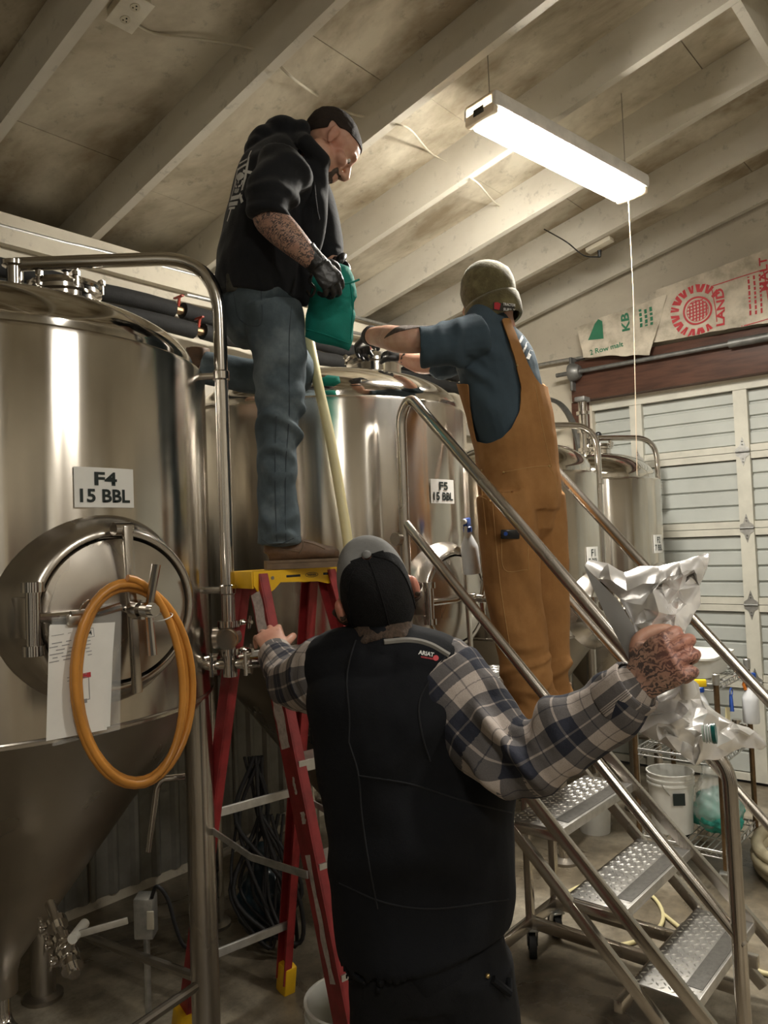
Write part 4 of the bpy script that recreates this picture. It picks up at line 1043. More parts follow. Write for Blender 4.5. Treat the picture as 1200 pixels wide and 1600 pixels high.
for x in (XL, XR):
    side_bar(x, .004, .0, 1.16, 'front_stringer'); side_bar(x, DEP+.004, .05, 1.12, 'rear_stringer')
    for k in range(1, 5):
        m = MB(); m.bar((x, TY[k], TZ[k]-.02), (x, TY[k]+DEP, TZ[k]-.02), .02, .03, (0, 0, 1), .002); m.build('tread_bracket', MAT['satin'], stp, 30)
# handrails
RR = .0215
def rails(x, post_bottom):
    top = AX(641, 624, 2.45); low = AX(1139, 1203, 2.45); mt = AX(641, 826, 2.45); ml = AX(1163, 1476, 2.45)
    f = lambda p: V3((x, p.y, p.z))
    a, b = f(top), f(low)
    py = AX(634, 760, 2.45).y
    pth = bent([V3((x, py+.02, 1.13)), V3((x, py+.012, a.z-.06)), a+V3((0, .0, .012)), b, V3((x, b.y-.005, .02))], .045, 7)
    m = MB(); m.tube(pth, RR, 16); hr = m.build('handrail', MAT['satin'], stp, 60)
    m = MB(); m.tube([f(mt)+V3((0, .02, .02)), f(ml)], RR*.86, 14); m.build('mid_rail', MAT['satin'], stp, 60)
    m = MB(); c = V3((x-.02, py+.03, 1.76)); m.cyl(c, c+V3((-.025, .0, 0)), .026, n=18); m.build('end_disc', MAT['satin'], hr)
    m = MB(); m.lathe([(.03, 0), (.03, .012), (.022, .02)], 14, Matrix.Translation((x, b.y-.005, 0))); m.build('foot', MAT['black_rubber'], hr)
    for z in (.16,):
        m = MB(); yq = TY[0]+(z-TZ[0])/SLOPE; 
        if yq > b.y: m.bar((x, b.y, z), (x+(.03 if x < 2.8 else -.03), yq, z), .02, .02, (0, 0, 1), .002); m.build('rail_bracket', MAT['satin'], stp, 30)
    m = MB(); m.cyl((x, py+.02, 1.13), (x, TY[4]+.17, 1.12), .018, n=12); m.build('post_foot', MAT['satin'], stp)
rails(2.45, 0); rails(3.165, 0)
# undercarriage
bz = .155; a = AZ(822, 1440, bz); b = AZ(991, 1489, bz); xb0 = (a.x+b.x)/2
def base_side(x, yr, yf):
    m = MB(); m.bar((x, yf, bz), (x, yr, bz), .03, .045, (0, 0, 1), .003); m.build('base_rail', MAT['satin'], stp, 30)
    m = MB(); m.bar((x, yr-.015, bz), (x, yr-.015, TZ[3]-.03), .03, .03, (0, 1, 0), .003); m.build('post', MAT['satin'], stp, 30)
base_side(xb0, a.y, TY[0]-.02); base_side(XR-.04, a.y, TY[0]-.02)
m = MB(); m.bar((XL, a.y-.015, bz), (XR, a.y-.015, bz), .03, .045, (0, 0, 1), .003); m.build('cross_rail', MAT['satin'], stp, 30)
m = MB(); m.bar((XL, TY[0]+DEP+.05, bz+.03), (XR, TY[0]+DEP+.05, bz+.03), .03, .04, (0, 0, 1), .003); m.build('cross_rail', MAT['satin'], stp, 30)
def caster(c, mat_w, parent, r=.05, ang=.5, h=None):
    c = V3(c); d = V3((cos(ang), sin(ang), 0)); s = V3((-sin(ang), cos(ang), 0)); h = h or c.z
    w = V3((c.x, c.y, r))+d*.02
    m = MB(); m.cyl(w-s*.014, w+s*.014, r, n=24); m.cyl(w-s*.018, w+s*.018, r*.4, n=14); o = m.build('caster_wheel', mat_w, parent, 30)
    m = MB()
    for k in (-1, 1): m.bar(w+s*.02*k, V3((c.x, c.y, 0))+s*.02*k+_z*(r*2+.012), .005, .03, tuple(d), .001)
    m.rbox((-.03, -.026, 0), (.03, .026, .008), .002, frame(V3((c.x, c.y, r*2+.01)), d, s, _z)); m.cyl((c.x, c.y, r*2+.01), (c.x, c.y, h), .012, n=10)
    m.build('caster_fork', MAT['galv'], o)
caster((xb0, a.y-.02, bz), MAT['black_rubber'], stp, .058, .6)
caster((XR-.04, a.y-.02, bz), MAT['black_rubber'], stp, .052, .9)

# ------------------------------------------------------------------ red step ladder with yellow top
LL = CD(.77, .64, 0); LF = CD(.64, -.77, 0)        # along the cap, towards the treads
LC = CD(-.342, 2.655, 0); LZ = 1.672
lad = thing('step_ladder', 'red fibreglass step ladder with yellow top cap beside the vest man', 'ladder', (LC.x, LC.y, 0))
CW, CDp = .34, .15
ML = Matrix((LL, LF, _z)).transposed().to_4x4(); ML.translation = V3((LC.x, LC.y, LZ))   # x along cap, y to the front
m = MB(); m.rbox((-CW/2, -CDp/2, -.022), (CW/2, CDp/2, 0), .008, ML); cap = m.build('top_cap', MAT['yellow'], lad)
# skirt of the cap with rounded drop ears at the ends
for s in (1, -1):
    poly = [(-CW/2, 0), (CW/2, 0), (CW/2, -.052), (CW/2-.05, -.056), (CW/2-.09, -.046), (-CW/2+.10, -.040), (-CW/2+.075, -.062), (-CW/2+.045, -.078), (-CW/2+.02, -.070), (-CW/2, -.045)]
    Ms = ML @ Matrix((( 1, 0, 0, 0), (0, 0, 1, 0), (0, 1, 0, 0), (0, 0, 0, 1)))
    y = s*CDp/2
    m = MB(); m.prism(poly, y-.004, y+.004, Ms); m.build('skirt', MAT['yellow'], cap, 30)
for s in (1, -1):
    m = MB(); m.rbox((s*CW/2-.004, -CDp/2, -.055), (s*CW/2+.004, CDp/2, 0), .002, ML); m.build('end_skirt', MAT['yellow'], cap, 30)
for (x, z, w, h) in ((-.02, -.022, .055, .008), (.125, -.022, .05, .008)):
    m = MB(); m.rbox((x-w/2, CDp/2+.002, z-h/2), (x+w/2, CDp/2+.0052, z+h/2), .001, ML); m.build('slot', MAT['black_gloss'], cap)
def cap_face(me, x, z): me.transform(ML @ frame((x, CDp/2+.006, z), (1, 0, 0), (0, 0, 1), (0, 1, 0))); return me
m = MB(); n = 28; m.add([(.026*f*cos(2*pi*k/n), .0085*g*sin(2*pi*k/n), 0) for f, g in ((1, 1), (.93, .82)) for k in range(n)], [(k, (k+1) % n, n+(k+1) % n, n+k) for k in range(n)])
link('logo_ring', cap_face(m.mesh('l'), .052, -.022), MAT['ink'], cap, 0)
link('lettering', cap_face(text_mesh('WERNER', width=.036, height=.0075, bold=.02), .052, -.022), MAT['ink'], cap, 0)
for (x, z) in ((-.135, -.02), (-.125, -.045), (-.10, -.024), (-.125, -.062), (-.145, -.03)):
    m = MB(); m.cyl(ML @ V3((x, CDp/2+.003, z)), ML @ V3((x, CDp/2+.006, z)), .006, n=10); m.build('rivet', MAT['dullsteel'], cap)
def lad_pt(x, y, z): return ML @ V3((x, y, z-LZ))
FS, RS_ = .60, .44
def rail(sx_, front):
    tx, ty = sx_*(CW/2-.022), (.045 if front else -.05)
    bx, by = sx_*(CW/2+(.07 if front else .05)), (FS if front else -RS_)
    if front and sx_ < 0: bx = -(CW/2-.0)
    p0, p1 = lad_pt(tx, ty, LZ-.02), lad_pt(bx, by, .05)
    m = MB(); d = (p1-p0).normalized(); across = LL.copy(); n_ = d.cross(across).normalized()
    # channel section: web and two flanges
    W = .075 if front else .06; Tn = .006; Fl = .030
    # web lies in the plane of the side (faces along LL); flanges turn inwards
    def slab(o0, o1, w, h, upv): m.bar(p0+o0, p1+o0, w, h, upv)
    ins = -LL*sx_
    slab(V3((0, 0, 0)), 0, Tn, W, tuple(n_))
    for q in (-1, 1): m.bar(p0+n_*(q*(W/2-Tn/2))+ins*(Fl/2), p1+n_*(q*(W/2-Tn/2))+ins*(Fl/2), Fl, Tn, tuple(n_))
    o = m.build('front_rail' if front else 'rear_rail', MAT['ladder_red'], lad, 20)
    m = MB(); m.bar(p1-d*.07, p1+d*.055, .05, W+.008, tuple(n_), .006); m.build('foot', MAT['yellow'] if not front else MAT['black_rubber'], o)
    return p0, p1, n_, ins, o, W
fr = {s: rail(s, True) for s in (-1, 1)}; rr_ = {s: rail(s, False) for s in (-1, 1)}
for k in range(1, 6):
    z = LZ-.285*k; t_ = .285*k/LZ
    a = fr[-1][0].lerp(fr[-1][1], t_*1.0); b = fr[1][0].lerp(fr[1][1], t_)
    m = MB(); m.bar(a+LL*.004, b-LL*.004, .085, .006, (0, 0, 1), .001)
    m.bar(a+LL*.004+LF*.042-_z*.014, b-LL*.004+LF*.042-_z*.014, .005, .034, (0, 0, 1), .001); m.bar(a+LL*.004-LF*.042-_z*.014, b-LL*.004-LF*.042-_z*.014, .005, .034, (0, 0, 1), .001)
    m.build('step', MAT['alu'], lad, 20)
    if k in (1, 3, 5):
        a = rr_[-1][0].lerp(rr_[-1][1], t_); b = rr_[1][0].lerp(rr_[1][1], t_)
        m = MB(); m.bar(a, b, .012, .03, (0, 0, 1), .002); m.build('rear_brace', MAT['alu'], lad, 20)
for s in (-1, 1):   # folding spreaders
    a = fr[s][0].lerp(fr[s][1], .53); b = rr_[s][0].lerp(rr_[s][1], .53); mid = (a+b)/2+V3((0, 0, -.03))
    for p, q in ((a, mid), (mid, b)):
        m = MB(); m.bar(p-fr[s][3]*.015, q-fr[s][3]*.015, .006, .022, (0, 0, 1), .001); m.build('spreader', MAT['galv'], lad, 20)
# scraped stickers and paint loss on the near front rail: thin irregular films on its outer web and front flange
p0, p1, n_, ins, orl, W = fr[-1]
def film(t0, t1, u0, u1, face, mat, seed, name='worn_patch'):
    r = random.Random(seed); n = 9; d = p1-p0; pts = []
    for i in range(n+1): pts.append((t0+(t1-t0)*i/n, u0+r.uniform(-.004, .004)))
    for i in range(n, -1, -1): pts.append((t0+(t1-t0)*i/n, u1+r.uniform(-.004, .004)))
    m = MB()
    if face == 'web': P_ = [p0+d*t+n_*u-ins*.0045 for t, u in pts]
    else: P_ = [p0+d*t+n_*(-(W/2)-.0012 if face == 'f' else W/2+.0012)+ins*u for t, u in pts]
    m.add(P_, [tuple(range(len(P_)))]); me = m.mesh('film'); bm = bmesh.new(); bm.from_mesh(me); bmesh.ops.triangulate(bm, faces=bm.faces[:]); bm.to_mesh(me); bm.free()
    return link(name, me, mat, orl, 0)
for (a, b, u, v, sd) in ((.03, .20, -.030, .026, 1), (.23, .32, -.028, .022, 2)): film(a, b, u, v, 'web', MAT['scraped'], sd)
film(.50, .70, -.012, .014, 'web', MAT['scraped'], 5); film(.37, .40, .0, .012, 'web', MAT['scraped'], 6); film(.43, .45, .01, .03, 'web', MAT['scraped'], 7)
for f in ('f', 'b'): film(.13, .17, .004, .026, f, MAT['scraped'], 8)
# ------------------------------------------------------------------ people
def limb(mb, js, up, k=5, n=16, ends=True):
    """loft through joints (px, py, depth, r | (r_up, r_side))"""
    rows = []
    for j in js:
        p = D(j[0], j[1], j[2]) if not isinstance(j[0], V3) else j[0]
        r = j[-1]; rx, ry = r if isinstance(r, tuple) else (r, r); rows.append((p.x, p.y, p.z, rx, ry))
    c = crom(rows, k)
    mb.tube([q[:3] for q in c], [(max(q[3], .003), max(q[4], .003)) for q in c], n, up=up)
    # rounded ends
    if ends:
        mb.ball(c[0][:3], min(c[0][3], c[0][4])*.96, 10); mb.ball(c[-1][:3], min(c[-1][3], c[-1][4])*.96, 10)
def basis(fwd, up):
    f = V3(fwd).normalized(); u = V3(up); u = (u-f*u.dot(f)).normalized(); return f.cross(u), f, u
def head_shells(mb, c, fwd, up, s=1.0, neck_to=None, neck_r=.058, ear=1.0):
    x, f, u = basis(fwd, up); M = frame(c, x, f, u)
    def b(p, r): mb.ball(M @ (V3(p)*s), tuple(q*s for q in r), 18, M)
    b((0, -.012, .030), (.077, .098, .088)); b((0, .020, .030), (.070, .080, .078))
    b((0, .030, -.040), (.060, .062, .078)); b((0, .052, -.078), (.046, .042, .045)); b((0, .074, -.098), (.024, .022, .022))
    for q in (-1, 1):
        b((.046*q, .058, -.022), (.026, .030, .024)); b((.052*q, .005, -.062), (.022, .045, .036))
        b((.030*q, .084, .026), (.028, .016, .011))
        b((.080*q*(1+.06*(ear-1)), -.012, -.004-.03*(ear-1)), (.009, .017*ear, .027*ear)); b(((.085+.012*(ear-1))*q, -.018-.01*(ear-1), .006-.03*(ear-1)), (.007*ear, .013*ear, .018*ear)); b((.079*q, -.004, -.028*ear-.01*(ear-1)), (.007, .009, .011))
        b((.013*q, .102, -.034), (.010, .012, .010))
    T = [(0, .088, .020), (0, .103, -.004), (0, .118, -.028)]
    mb.tube([M @ (V3(p)*s) for p in T], [.009*s, .012*s, .0145*s], 12); b((0, .112, -.030), (.015, .014, .013))
    b((0, .092, -.058), (.024, .014, .008)); b((0, .090, -.071), (.021, .014, .009))
    if neck_to is not None:
        nb = M @ (V3((0, -.030, -.055))*s); mb.tube([nb, nb.lerp(V3(neck_to), .5), V3(neck_to)], [neck_r, neck_r*.98, neck_r*1.15], 18)
    return M
def eyes(M, s, parent):
    for q in (-1, 1):
        m = MB(); m.ball(M @ (V3((.031*q, .0755, .006))*s), .0120*s, 14); e = m.build('eye', MAT['eye'], parent, 180)
        m = MB(); m.ball(M @ (V3((.031*q, .0840, .003))*s), .0050*s, 10); m.build('iris', MAT['iris'], e, 180)
def shell_from(me, keep, off, name, mat, parent, thick=.004, relax=4, noise_amp=.0, seed=0):
    c = me.copy(); co = get_co(c); no = get_no(c); o_ = off+(noise_amp*wob(co, 130, seed) if noise_amp else 0)
    set_co(c, co+no*(np.asarray(o_).reshape(-1, 1) if np.ndim(o_) else o_)); cut(c, keep, relax, 0)
    solid(c, thick)
    return link(name, c, mat, parent, 60)
def loc(M, P): Mi = np.array(M.inverted()); return P@Mi[:3, :3].T+Mi[:3, 3]
def attr(me, name, val):
    a = me.attributes.new(name, 'FLOAT', 'POINT'); a.data.foreach_set('value', np.asarray(val, np.float32))
def near(co, pts, r, soft=.3):
    w = np.zeros(len(co))
    for p in pts: w = np.maximum(w, np.clip((r-np.linalg.norm(co-np.array(p), axis=1))/(r*soft), 0, 1))
    return w
def seg_w(co, a, b, r):
    a = np.array(a); b = np.array(b); d = b-a; t = np.clip(((co-a)@d)/(d@d), 0, 1); q = a+t[:, None]*d
    return np.clip((r-np.linalg.norm(co-q, axis=1))/(r*.25), 0, 1)
def hand_shells(mb, wrist, along, dorsal, side, curl, thumb=(.5, .5), spread=.06, s=1.0, curls=None):
    """palm, four fingers and a thumb; side +1: thumb towards +x of (along x dorsal)"""
    y = V3(along).normalized(); z = V3(dorsal); z = (z-y*z.dot(y)).normalized(); x = y.cross(z)
    M = frame(wrist, x, y, z)
    def P(a, b, c): return M @ (V3((a, b, c))*s)
    mb.tube([P(0, -.05, 0), P(0, 0, 0), P(.004*side, .03, 0), P(.002*side, .065, .002), P(-.002*side, .088, .002)], [(.030*s, .023*s), (.029*s, .020*s), (.038*s, .018*s), (.043*s, .016*s), (.040*s, .013*s)], 16, up=tuple(x))
    roots = [(.030, .086, .072, .0098), (.010, .092, .080, .0100), (-.011, .088, .074, .0095), (-.030, .078, .058, .0086)]
    for i, (fx, fy, L, r) in enumerate(roots):
        cu = (curls or [curl]*4)[i]
        a0 = cu[0]; sp = spread*(1.5-i)*side*.5
        p = V3((fx*side, fy-.012, .003)); pts = [p.copy()]; ang = 0.0
        for q, (seg, da) in enumerate(zip((.45, .32, .25), cu)):
            for h in range(3):
                ang += da/3; d = V3((sin(sp), cos(ang), -sin(ang))); p = p+d*(L*seg/3*(1.15 if q == 0 else 1)); pts.append(p.copy())
        n = len(pts); mb.tube([M @ (q*s) for q in pts], [r*s*(1.08-.30*k/(n-1)+(.10 if k in (3, 6) else 0)) for k in range(n)], 10)
        mb.ball(M @ (pts[-1]*s), r*.80*s, 10); mb.ball(M @ (pts[0]*s), r*1.25*s, 10)
    tb, tc = thumb
    p = V3((.026*side, .022, -.004)); d = V3((.75*side, .62, -.15)); pts = [p.copy()]
    for q, L in enumerate((.036, .030, .025)):
        d = d.normalized(); p = p+d*L; pts.append(p.copy())
        d = d+V3((-tb*side*1.1, .25, -tc*1.0))
    c = cr3(pts, 4); n = len(c); mb.tube([M @ (q*s) for q in c], [s*(.0135-.0035*k/(n-1)) for k in range(n)], 12); mb.ball(M @ (c[-1]*s), .0098*s, 10)
    return M
def boot(parent, heel, fwd, s=1.0, shaft=.10, name='boot'):
    f = V3(fwd); f.z = 0; f.normalize(); sd = V3((-f.y, f.x, 0)); M = frame(heel, f, sd, _z) @ Matrix.Scale(s, 4)
    m = MB(); T = lambda x, y, z: M @ V3((x, y, z))
    m.tube([T(.012, 0, .058), T(.045, 0, .064), T(.10, 0, .072), T(.16, 0, .066), T(.215, 0, .056), T(.262, 0, .050), T(.285, 0, .046)],
           [(.028, .030), (.036, .038), (.042, .040), (.038, .043), (.029, .047), (.024, .043), (.015, .028)], 16, up=(0, 0, 1))
    m.tube([T(.055, 0, .06), T(.055, 0, .10), T(.050, 0, .10+shaft)], [(.052, .042), (.050, .042), (.052, .046)], 16, up=tuple(f))
    me = fuse(m, .005, 3); displace(me, lambda c, n: .0012*wob(c, 60, 3)); bt = link(name, me, MAT['leather'], parent, 60)
    out = [(-.004, .0), (.004, .030), (.05, .040), (.11, .037), (.17, .047), (.23, .050), (.275, .036), (.296, .012), (.296, -.012), (.275, -.036), (.23, -.050), (.17, -.047), (.11, -.037), (.05, -.040), (.004, -.030)]
    m = MB(); m.prism(out, 0, .026, M); m.prism([(x*1.006, y*1.06) for x, y in out], .024, .034, M); m.build('sole', MAT['sole'], bt, 30)
    for i in range(4):
        x = .135-.022*i; z = .108+.010*i
        m = MB(); m.tube([T(x, -.028, z-.012), T(x, 0, z+.003), T(x, .028, z-.012)], .0028, 6); m.build('lace', M_('lace', (.20, .13, .06), .8) if 'lace' not in MAT else MAT['lace'], bt)
    return bt
MAT['lace'] = M_('lace_cord', (.22, .14, .07), .8)

# ================================================================== man in black hoodie on the ladder
f1 = CD(.94, .34, 0); d1 = 2.62
foot1 = D(455, 879, 2.60)
hoodie_man = thing('person', 'man in black hoodie and jeans standing on the ladder, head bowed', 'person', foot1)
b1 = MB()
hc1 = D(514, 227, 2.63); fw1 = CD(.60, .32, -.73); up1 = CD(.62, .18, .76)
HM1 = head_shells(b1, hc1, fw1, up1, 1.0, neck_to=D(470, 262, 2.64))
limb(b1, [(402, 462, 2.66, (.10, .12)), (408, 400, 2.66, (.10, .13)), (424, 320, 2.65, (.11, .15)), (446, 268, 2.64, (.08, .14))], tuple(f1))
limb(b1, [(450, 268, 2.50, .05), (424, 322, 2.44, .048), (417, 342, 2.42, .047)], tuple(f1))
limb(b1, [(417, 340, 2.42, .049), (438, 358, 2.41, .052), (464, 383, 2.40, .043), (492, 411, 2.42, .030)], tuple(f1))
limb(b1, [(470, 262, 2.78, .05), (498, 330, 2.86, .046), (512, 380, 2.84, .042), (520, 412, 2.80, .028)], tuple(f1))
limb(b1, [(428, 490, 2.59, .07), (436, 570, 2.565, .065), (436, 655, 2.565, .05), (436, 740, 2.575, .048), (438, 820, 2.58, .035)], tuple(f1))
limb(b1, [(402, 480, 2.73, .07), (436, 540, 2.86, .06), (450, 584, 2.975, .042), (390, 590, 3.02, .040), (325, 580, 3.03, .04)], tuple(f1))
me = fuse(b1, .0042, 5, .5, 'body'); co = get_co(me)
attr(me, 'ink', seg_w(co, D(425, 348, 2.41), D(478, 396, 2.40), .075)); attr(me, 'flush', .45*near(co, [D(523, 222, 2.56), D(535, 262, 2.58)], .05, .8))
bd1 = link('body', me, MAT['skin'], hoodie_man, 180); eyes(HM1, 1, bd1)
# cropped hair
def hair1(c):
    l = loc(HM1, c); x, y, z = l[:, 0], l[:, 1], l[:, 2]
    line = np.where(y > .0, .045+(y-.0)*.35, .045+y*1.15)
    ear = (np.abs(x) > .074) & (z < .03) & (y > -.05)
    return (z > line) & (z > -.075) & ~ear & (np.sqrt(x*x+y*y+z*z) > .06)
shell_from(me, hair1, .0045, 'hair', MAT['hair_dark'], bd1, .004, 5, .0012, 2)
def stub(c):
    l = loc(HM1, c); x, y, z = l[:, 0], l[:, 1], l[:, 2]
    return (y > .055) & (z < -.045) & (z > -.125) & ~((z > -.078) & (z < -.052) & (np.abs(x) < .028)) & (np.abs(x) < .042)
shell_from(me, stub, .0022, 'goatee', MAT['hair_grey'], bd1, .002, 4, .0008, 5)
# hoodie
h = MB()
limb(h, [(403, 474, 2.66, (.140, .172)), (405, 452, 2.66, (.150, .182)), (407, 400, 2.66, (.148, .185)), (420, 335, 2.65, (.142, .195)), (437, 275, 2.64, (.132, .195)), (456, 240, 2.63, (.095, .125)), (474, 236, 2.63, (.062, .080))], tuple(f1), 6, 28)
limb(h, [(447, 258, 2.48, .088), (428, 298, 2.43, .080), (421, 322, 2.415, .071), (420, 340, 2.415, .063)], tuple(f1), 6, 20, False)
limb(h, [(468, 256, 2.79, .085), (492, 318, 2.87, .072), (508, 372, 2.85, .062), (516, 398, 2.82, .052)], tuple(f1), 6, 20)
# hood lying back, and the ring of its collar
for (x, y, d, r) in ((414, 222, 2.62, (.060, .090, .040)), (440, 208, 2.62, (.066, .095, .048)), (398, 232, 2.61, (.034, .080, .026)), (466, 214, 2.62, (.045, .085, .050))): h.ball(D(x, y, d), r, 16, frame((0, 0, 0), f1, f1.cross(_z)*-1, _z))
h.tube([D(x, y, d) for x, y, d in ((455, 205, 2.63), (478, 222, 2.53), (502, 252, 2.55), (505, 258, 2.64), (500, 250, 2.74), (475, 215, 2.75))], .030, 12, closed=True)
limb(h, [(490, 262, 2.58, .05), (494, 300, 2.58, .045), (486, 360, 2.58, .04), (476, 420, 2.60, .03), (474, 470, 2.61, .025)], tuple(f1))
me = fuse(h, .0062, 5)
displace(me, lambda c, n: .006*wob(c, 13, 1)+.0035*wob(c, 30, 2)+folds(c, D(440, 300, 2.46), (0, 0, 1), 70, .007, .11, 3)+folds(c, D(470, 330, 2.55), CD(.7, 0, .7), 42, .010, .17, 4)+folds(c, D(420, 440, 2.5), CD(.4, 0, 1), 34, .008, .20, 6)+folds(c, D(425, 325, 2.40), CD(-.3, 0, 1), 80, .006, .09, 8))
hd1 = link('hoodie', me, MAT['hoodie'], hoodie_man, 180); bh = bvh_of(hd1)
m = MB(); m.tube([D(491, 285, 2.53), D(493, 310, 2.50), D(496, 332, 2.51), D(499, 343, 2.51)], .0032, 7); m.build('drawstring', MAT['hoodie'], hd1)
m = MB(); c = [hit(bh, x, y, .001) for x, y in crom([(332, 447), (360, 452), (400, 462), (440, 474), (470, 480)], 5)]; c = [p for p in c if p]
m.tube(c, .0032, 6); m.build('hem_stitch', MAT['hoodie'], hd1)
# white skull print on the back
def poly_mesh(polys):
    m = MB()
    for p in polys: m.add([(x, y, 0) for x, y in p], [tuple(range(len(p)))])
    return m.mesh('d')
def ell(cx, cy, rx, ry, n=20, a0=0, a1=2*pi): return [(cx+rx*cos(a0+(a1-a0)*k/n), cy+ry*sin(a0+(a1-a0)*k/n)) for k in range(n)]
def stroke(p, w):
    (x0, y0), (x1, y1) = p; dx, dy = x1-x0, y1-y0; L = hypot(dx, dy); nx, ny = -dy/L*w/2, dx/L*w/2
    return [(x0+nx, y0+ny), (x1+nx, y1+ny), (x1-nx, y1-ny), (x0-nx, y0-ny)]
pr_c = D(378, 290, 2.55); back = -f1; ydir = (D(381, 250, 2.6)-D(360, 330, 2.6)).normalized(); nrm = (CAMP-pr_c).normalized()*.6+back*.6; nrm.normalize()
xdir = ydir.cross(nrm).normalized(); PMk = frame(pr_c, xdir, ydir, nrm)
polys = []
skull = [(.030, .010), (.026, .028), (.012, .040), (-.012, .040), (-.026, .028), (-.030, .010), (-.022, -.006), (-.016, -.010), (-.014, -.026), (.014, -.026), (.016, -.010), (.022, -.006)]
# skull drawn as bands so that eyes and nose stay dark
polys += [ell(0, .030, .030, .014), stroke(((-.027, .016), (-.024, .0)), .007), stroke(((.027, .016), (.024, .0)), .007), stroke(((0, .022), (0, .006)), .007), stroke(((-.022, -.002), (-.006, -.006)), .007), stroke(((.022, -.002), (.006, -.006)), .007),
          stroke(((-.014, -.012), (-.012, -.026)), .006), stroke(((-.004, -.012), (-.004, -.028)), .005), stroke(((.004, -.012), (.004, -.028)), .005), stroke(((.014, -.012), (.012, -.026)), .006)]
polys += [stroke(((.034, .095), (.040, -.048)), .012), stroke(((.018, .048), (.068, .040)), .010), stroke(((.030, -.030), (.052, -.060)), .012), stroke(((-.034, .060), (-.040, -.040)), .008)]
polys += [stroke(((-.030, .055), (.030, .070)), .008), stroke(((-.025, .075), (.026, .088)), .006), stroke(((.034, .090), (.026, .118)), .007)]
polys += [stroke(((-.036, -.046), (.030, -.040)), .014), stroke(((-.040, -.066), (.026, -.062)), .014), stroke(((-.012, -.075), (-.018, -.125)), .010), stroke(((-.030, -.080), (.016, -.078)), .008)]
mep = poly_mesh(polys); mep.transform(PMk @ Matrix.Scale(1.0, 4)); drape_mesh(mep, bh, tuple(-nrm), .0018, .4); link('skull_print', mep, MAT['white_thread'], hd1, 0)['kind'] = 'stuff'
# jeans
j = MB()
limb(j, [(402, 455, 2.66, (.118, .145)), (404, 480, 2.66, (.136, .165)), (410, 505, 2.65, (.120, .155)), (420, 520, 2.65, (.08, .10))], tuple(f1), 6, 24)
limb(j, [(424, 485, 2.575, .105), (436, 545, 2.555, .092), (437, 600, 2.55, .082), (435, 655, 2.55, .074), (433, 735, 2.56, .066), (435, 800, 2.57, .067), (437, 850, 2.575, .073)], tuple(f1), 6, 24, False)
limb(j, [(398, 480, 2.74, .10), (435, 540, 2.87, .088), (462, 588, 2.985, .072), (395, 588, 3.03, .068), (350, 580, 3.03, .066), (318, 574, 3.03, .064)], tuple(f1), 6, 20, False)
me = fuse(j, .0062, 4)
displace(me, lambda c, n: .0035*wob(c, 16, 11)+.002*wob(c, 42, 12)+folds(c, D(445, 660, 2.5), (0, 0, 1), 75, .009, .12, 13)+folds(c, D(440, 590, 2.5), CD(.3, 0, 1), 60, .006, .09, 17)+folds(c, D(440, 780, 2.5), CD(.5, 0, 1), 65, .006, .12, 14)+folds(c, D(420, 500, 2.5), CD(-.5, 0, 1), 55, .006, .11, 15)+folds(c, D(440, 840, 2.5), CD(.2, 0, 1), 85, .006, .06, 18))
jn1 = link('jeans', me, MAT['jeans'], hoodie_man, 180); bj = bvh_of(jn1)
for px in ([(455, 480), (452, 530), (452, 600), (452, 650), (447, 720), (446, 790), (447, 845)], [(365, 458), (375, 500), (408, 506), (408, 455)], [(408, 842), (430, 852), (466, 838)], [(432, 650), (430, 720), (431, 800), (433, 846)]):
    s_ = seam(bj, px, .0016)
    if s_.v: s_.build('stitching', M_('denim_seam', (.045, .06, .075), .9) if 'dseam' not in MAT else MAT['dseam'], jn1)
wl = hit(bj, 368, 447, .004) or D(368, 447, 2.5)
m = MB(); m.rbox((-.030, -.008, -.030), (.030, .008, .028), .004, frame(wl+V3((0, 0, .012)), CR, CF, CU)); m.build('wallet', M_('camo_wallet', (.035, .032, .022), .5, 0, .6, 60), jn1)
# boots: the near one on the ladder cap, the far one behind
hb1 = D(414, 879, 2.575); hb1.z = LZ+.002; nb1 = boot(hoodie_man, hb1, CD(.93, .20, 0), .86, .07); bb1 = bvh_of(nb1)
for px in ([(466, 838), (474, 850), (468, 866)], [(474, 846), (490, 850), (508, 858)], [(416, 852), (440, 858), (468, 862)]):
    s_ = seam(bb1, px, .0020, .0005)
    if s_.v: s_.build('seam', MAT['sole'], nb1)
ft = D(318, 574, 3.03); bt2 = boot(hoodie_man, ft+CD(.0, .0, -.05), CD(-.6, .75, 0), .9, .05)
# gloves
g = MB(); wr = D(491, 408, 2.42); al = D(527, 452, 2.45)-wr
hand_shells(g, wr, al, (CAMP-wr).normalized()*.9+CD(.3, 0, .45), -1, (.95, 1.1, .7), (.6, .55), s=1.08)
g.tube([wr-al.normalized()*.045, wr-al.normalized()*.02, wr+al.normalized()*.02], [.036, .034, .036], 14)
me = fuse(g, .0032, 3); displace(me, lambda c, n: .0012*wob(c, 120, 4)); link('glove', me, MAT['glove'], hoodie_man, 180)
g = MB(); wr = D(520, 412, 2.80); al = D(545, 440, 2.74)-wr
hand_shells(g, wr, al, CD(.2, .8, .5), 1, (.9, 1.0, .7), (.6, .5), s=1.05)
me = fuse(g, .004, 3); link('glove', me, MAT['glove'], hoodie_man, 180)

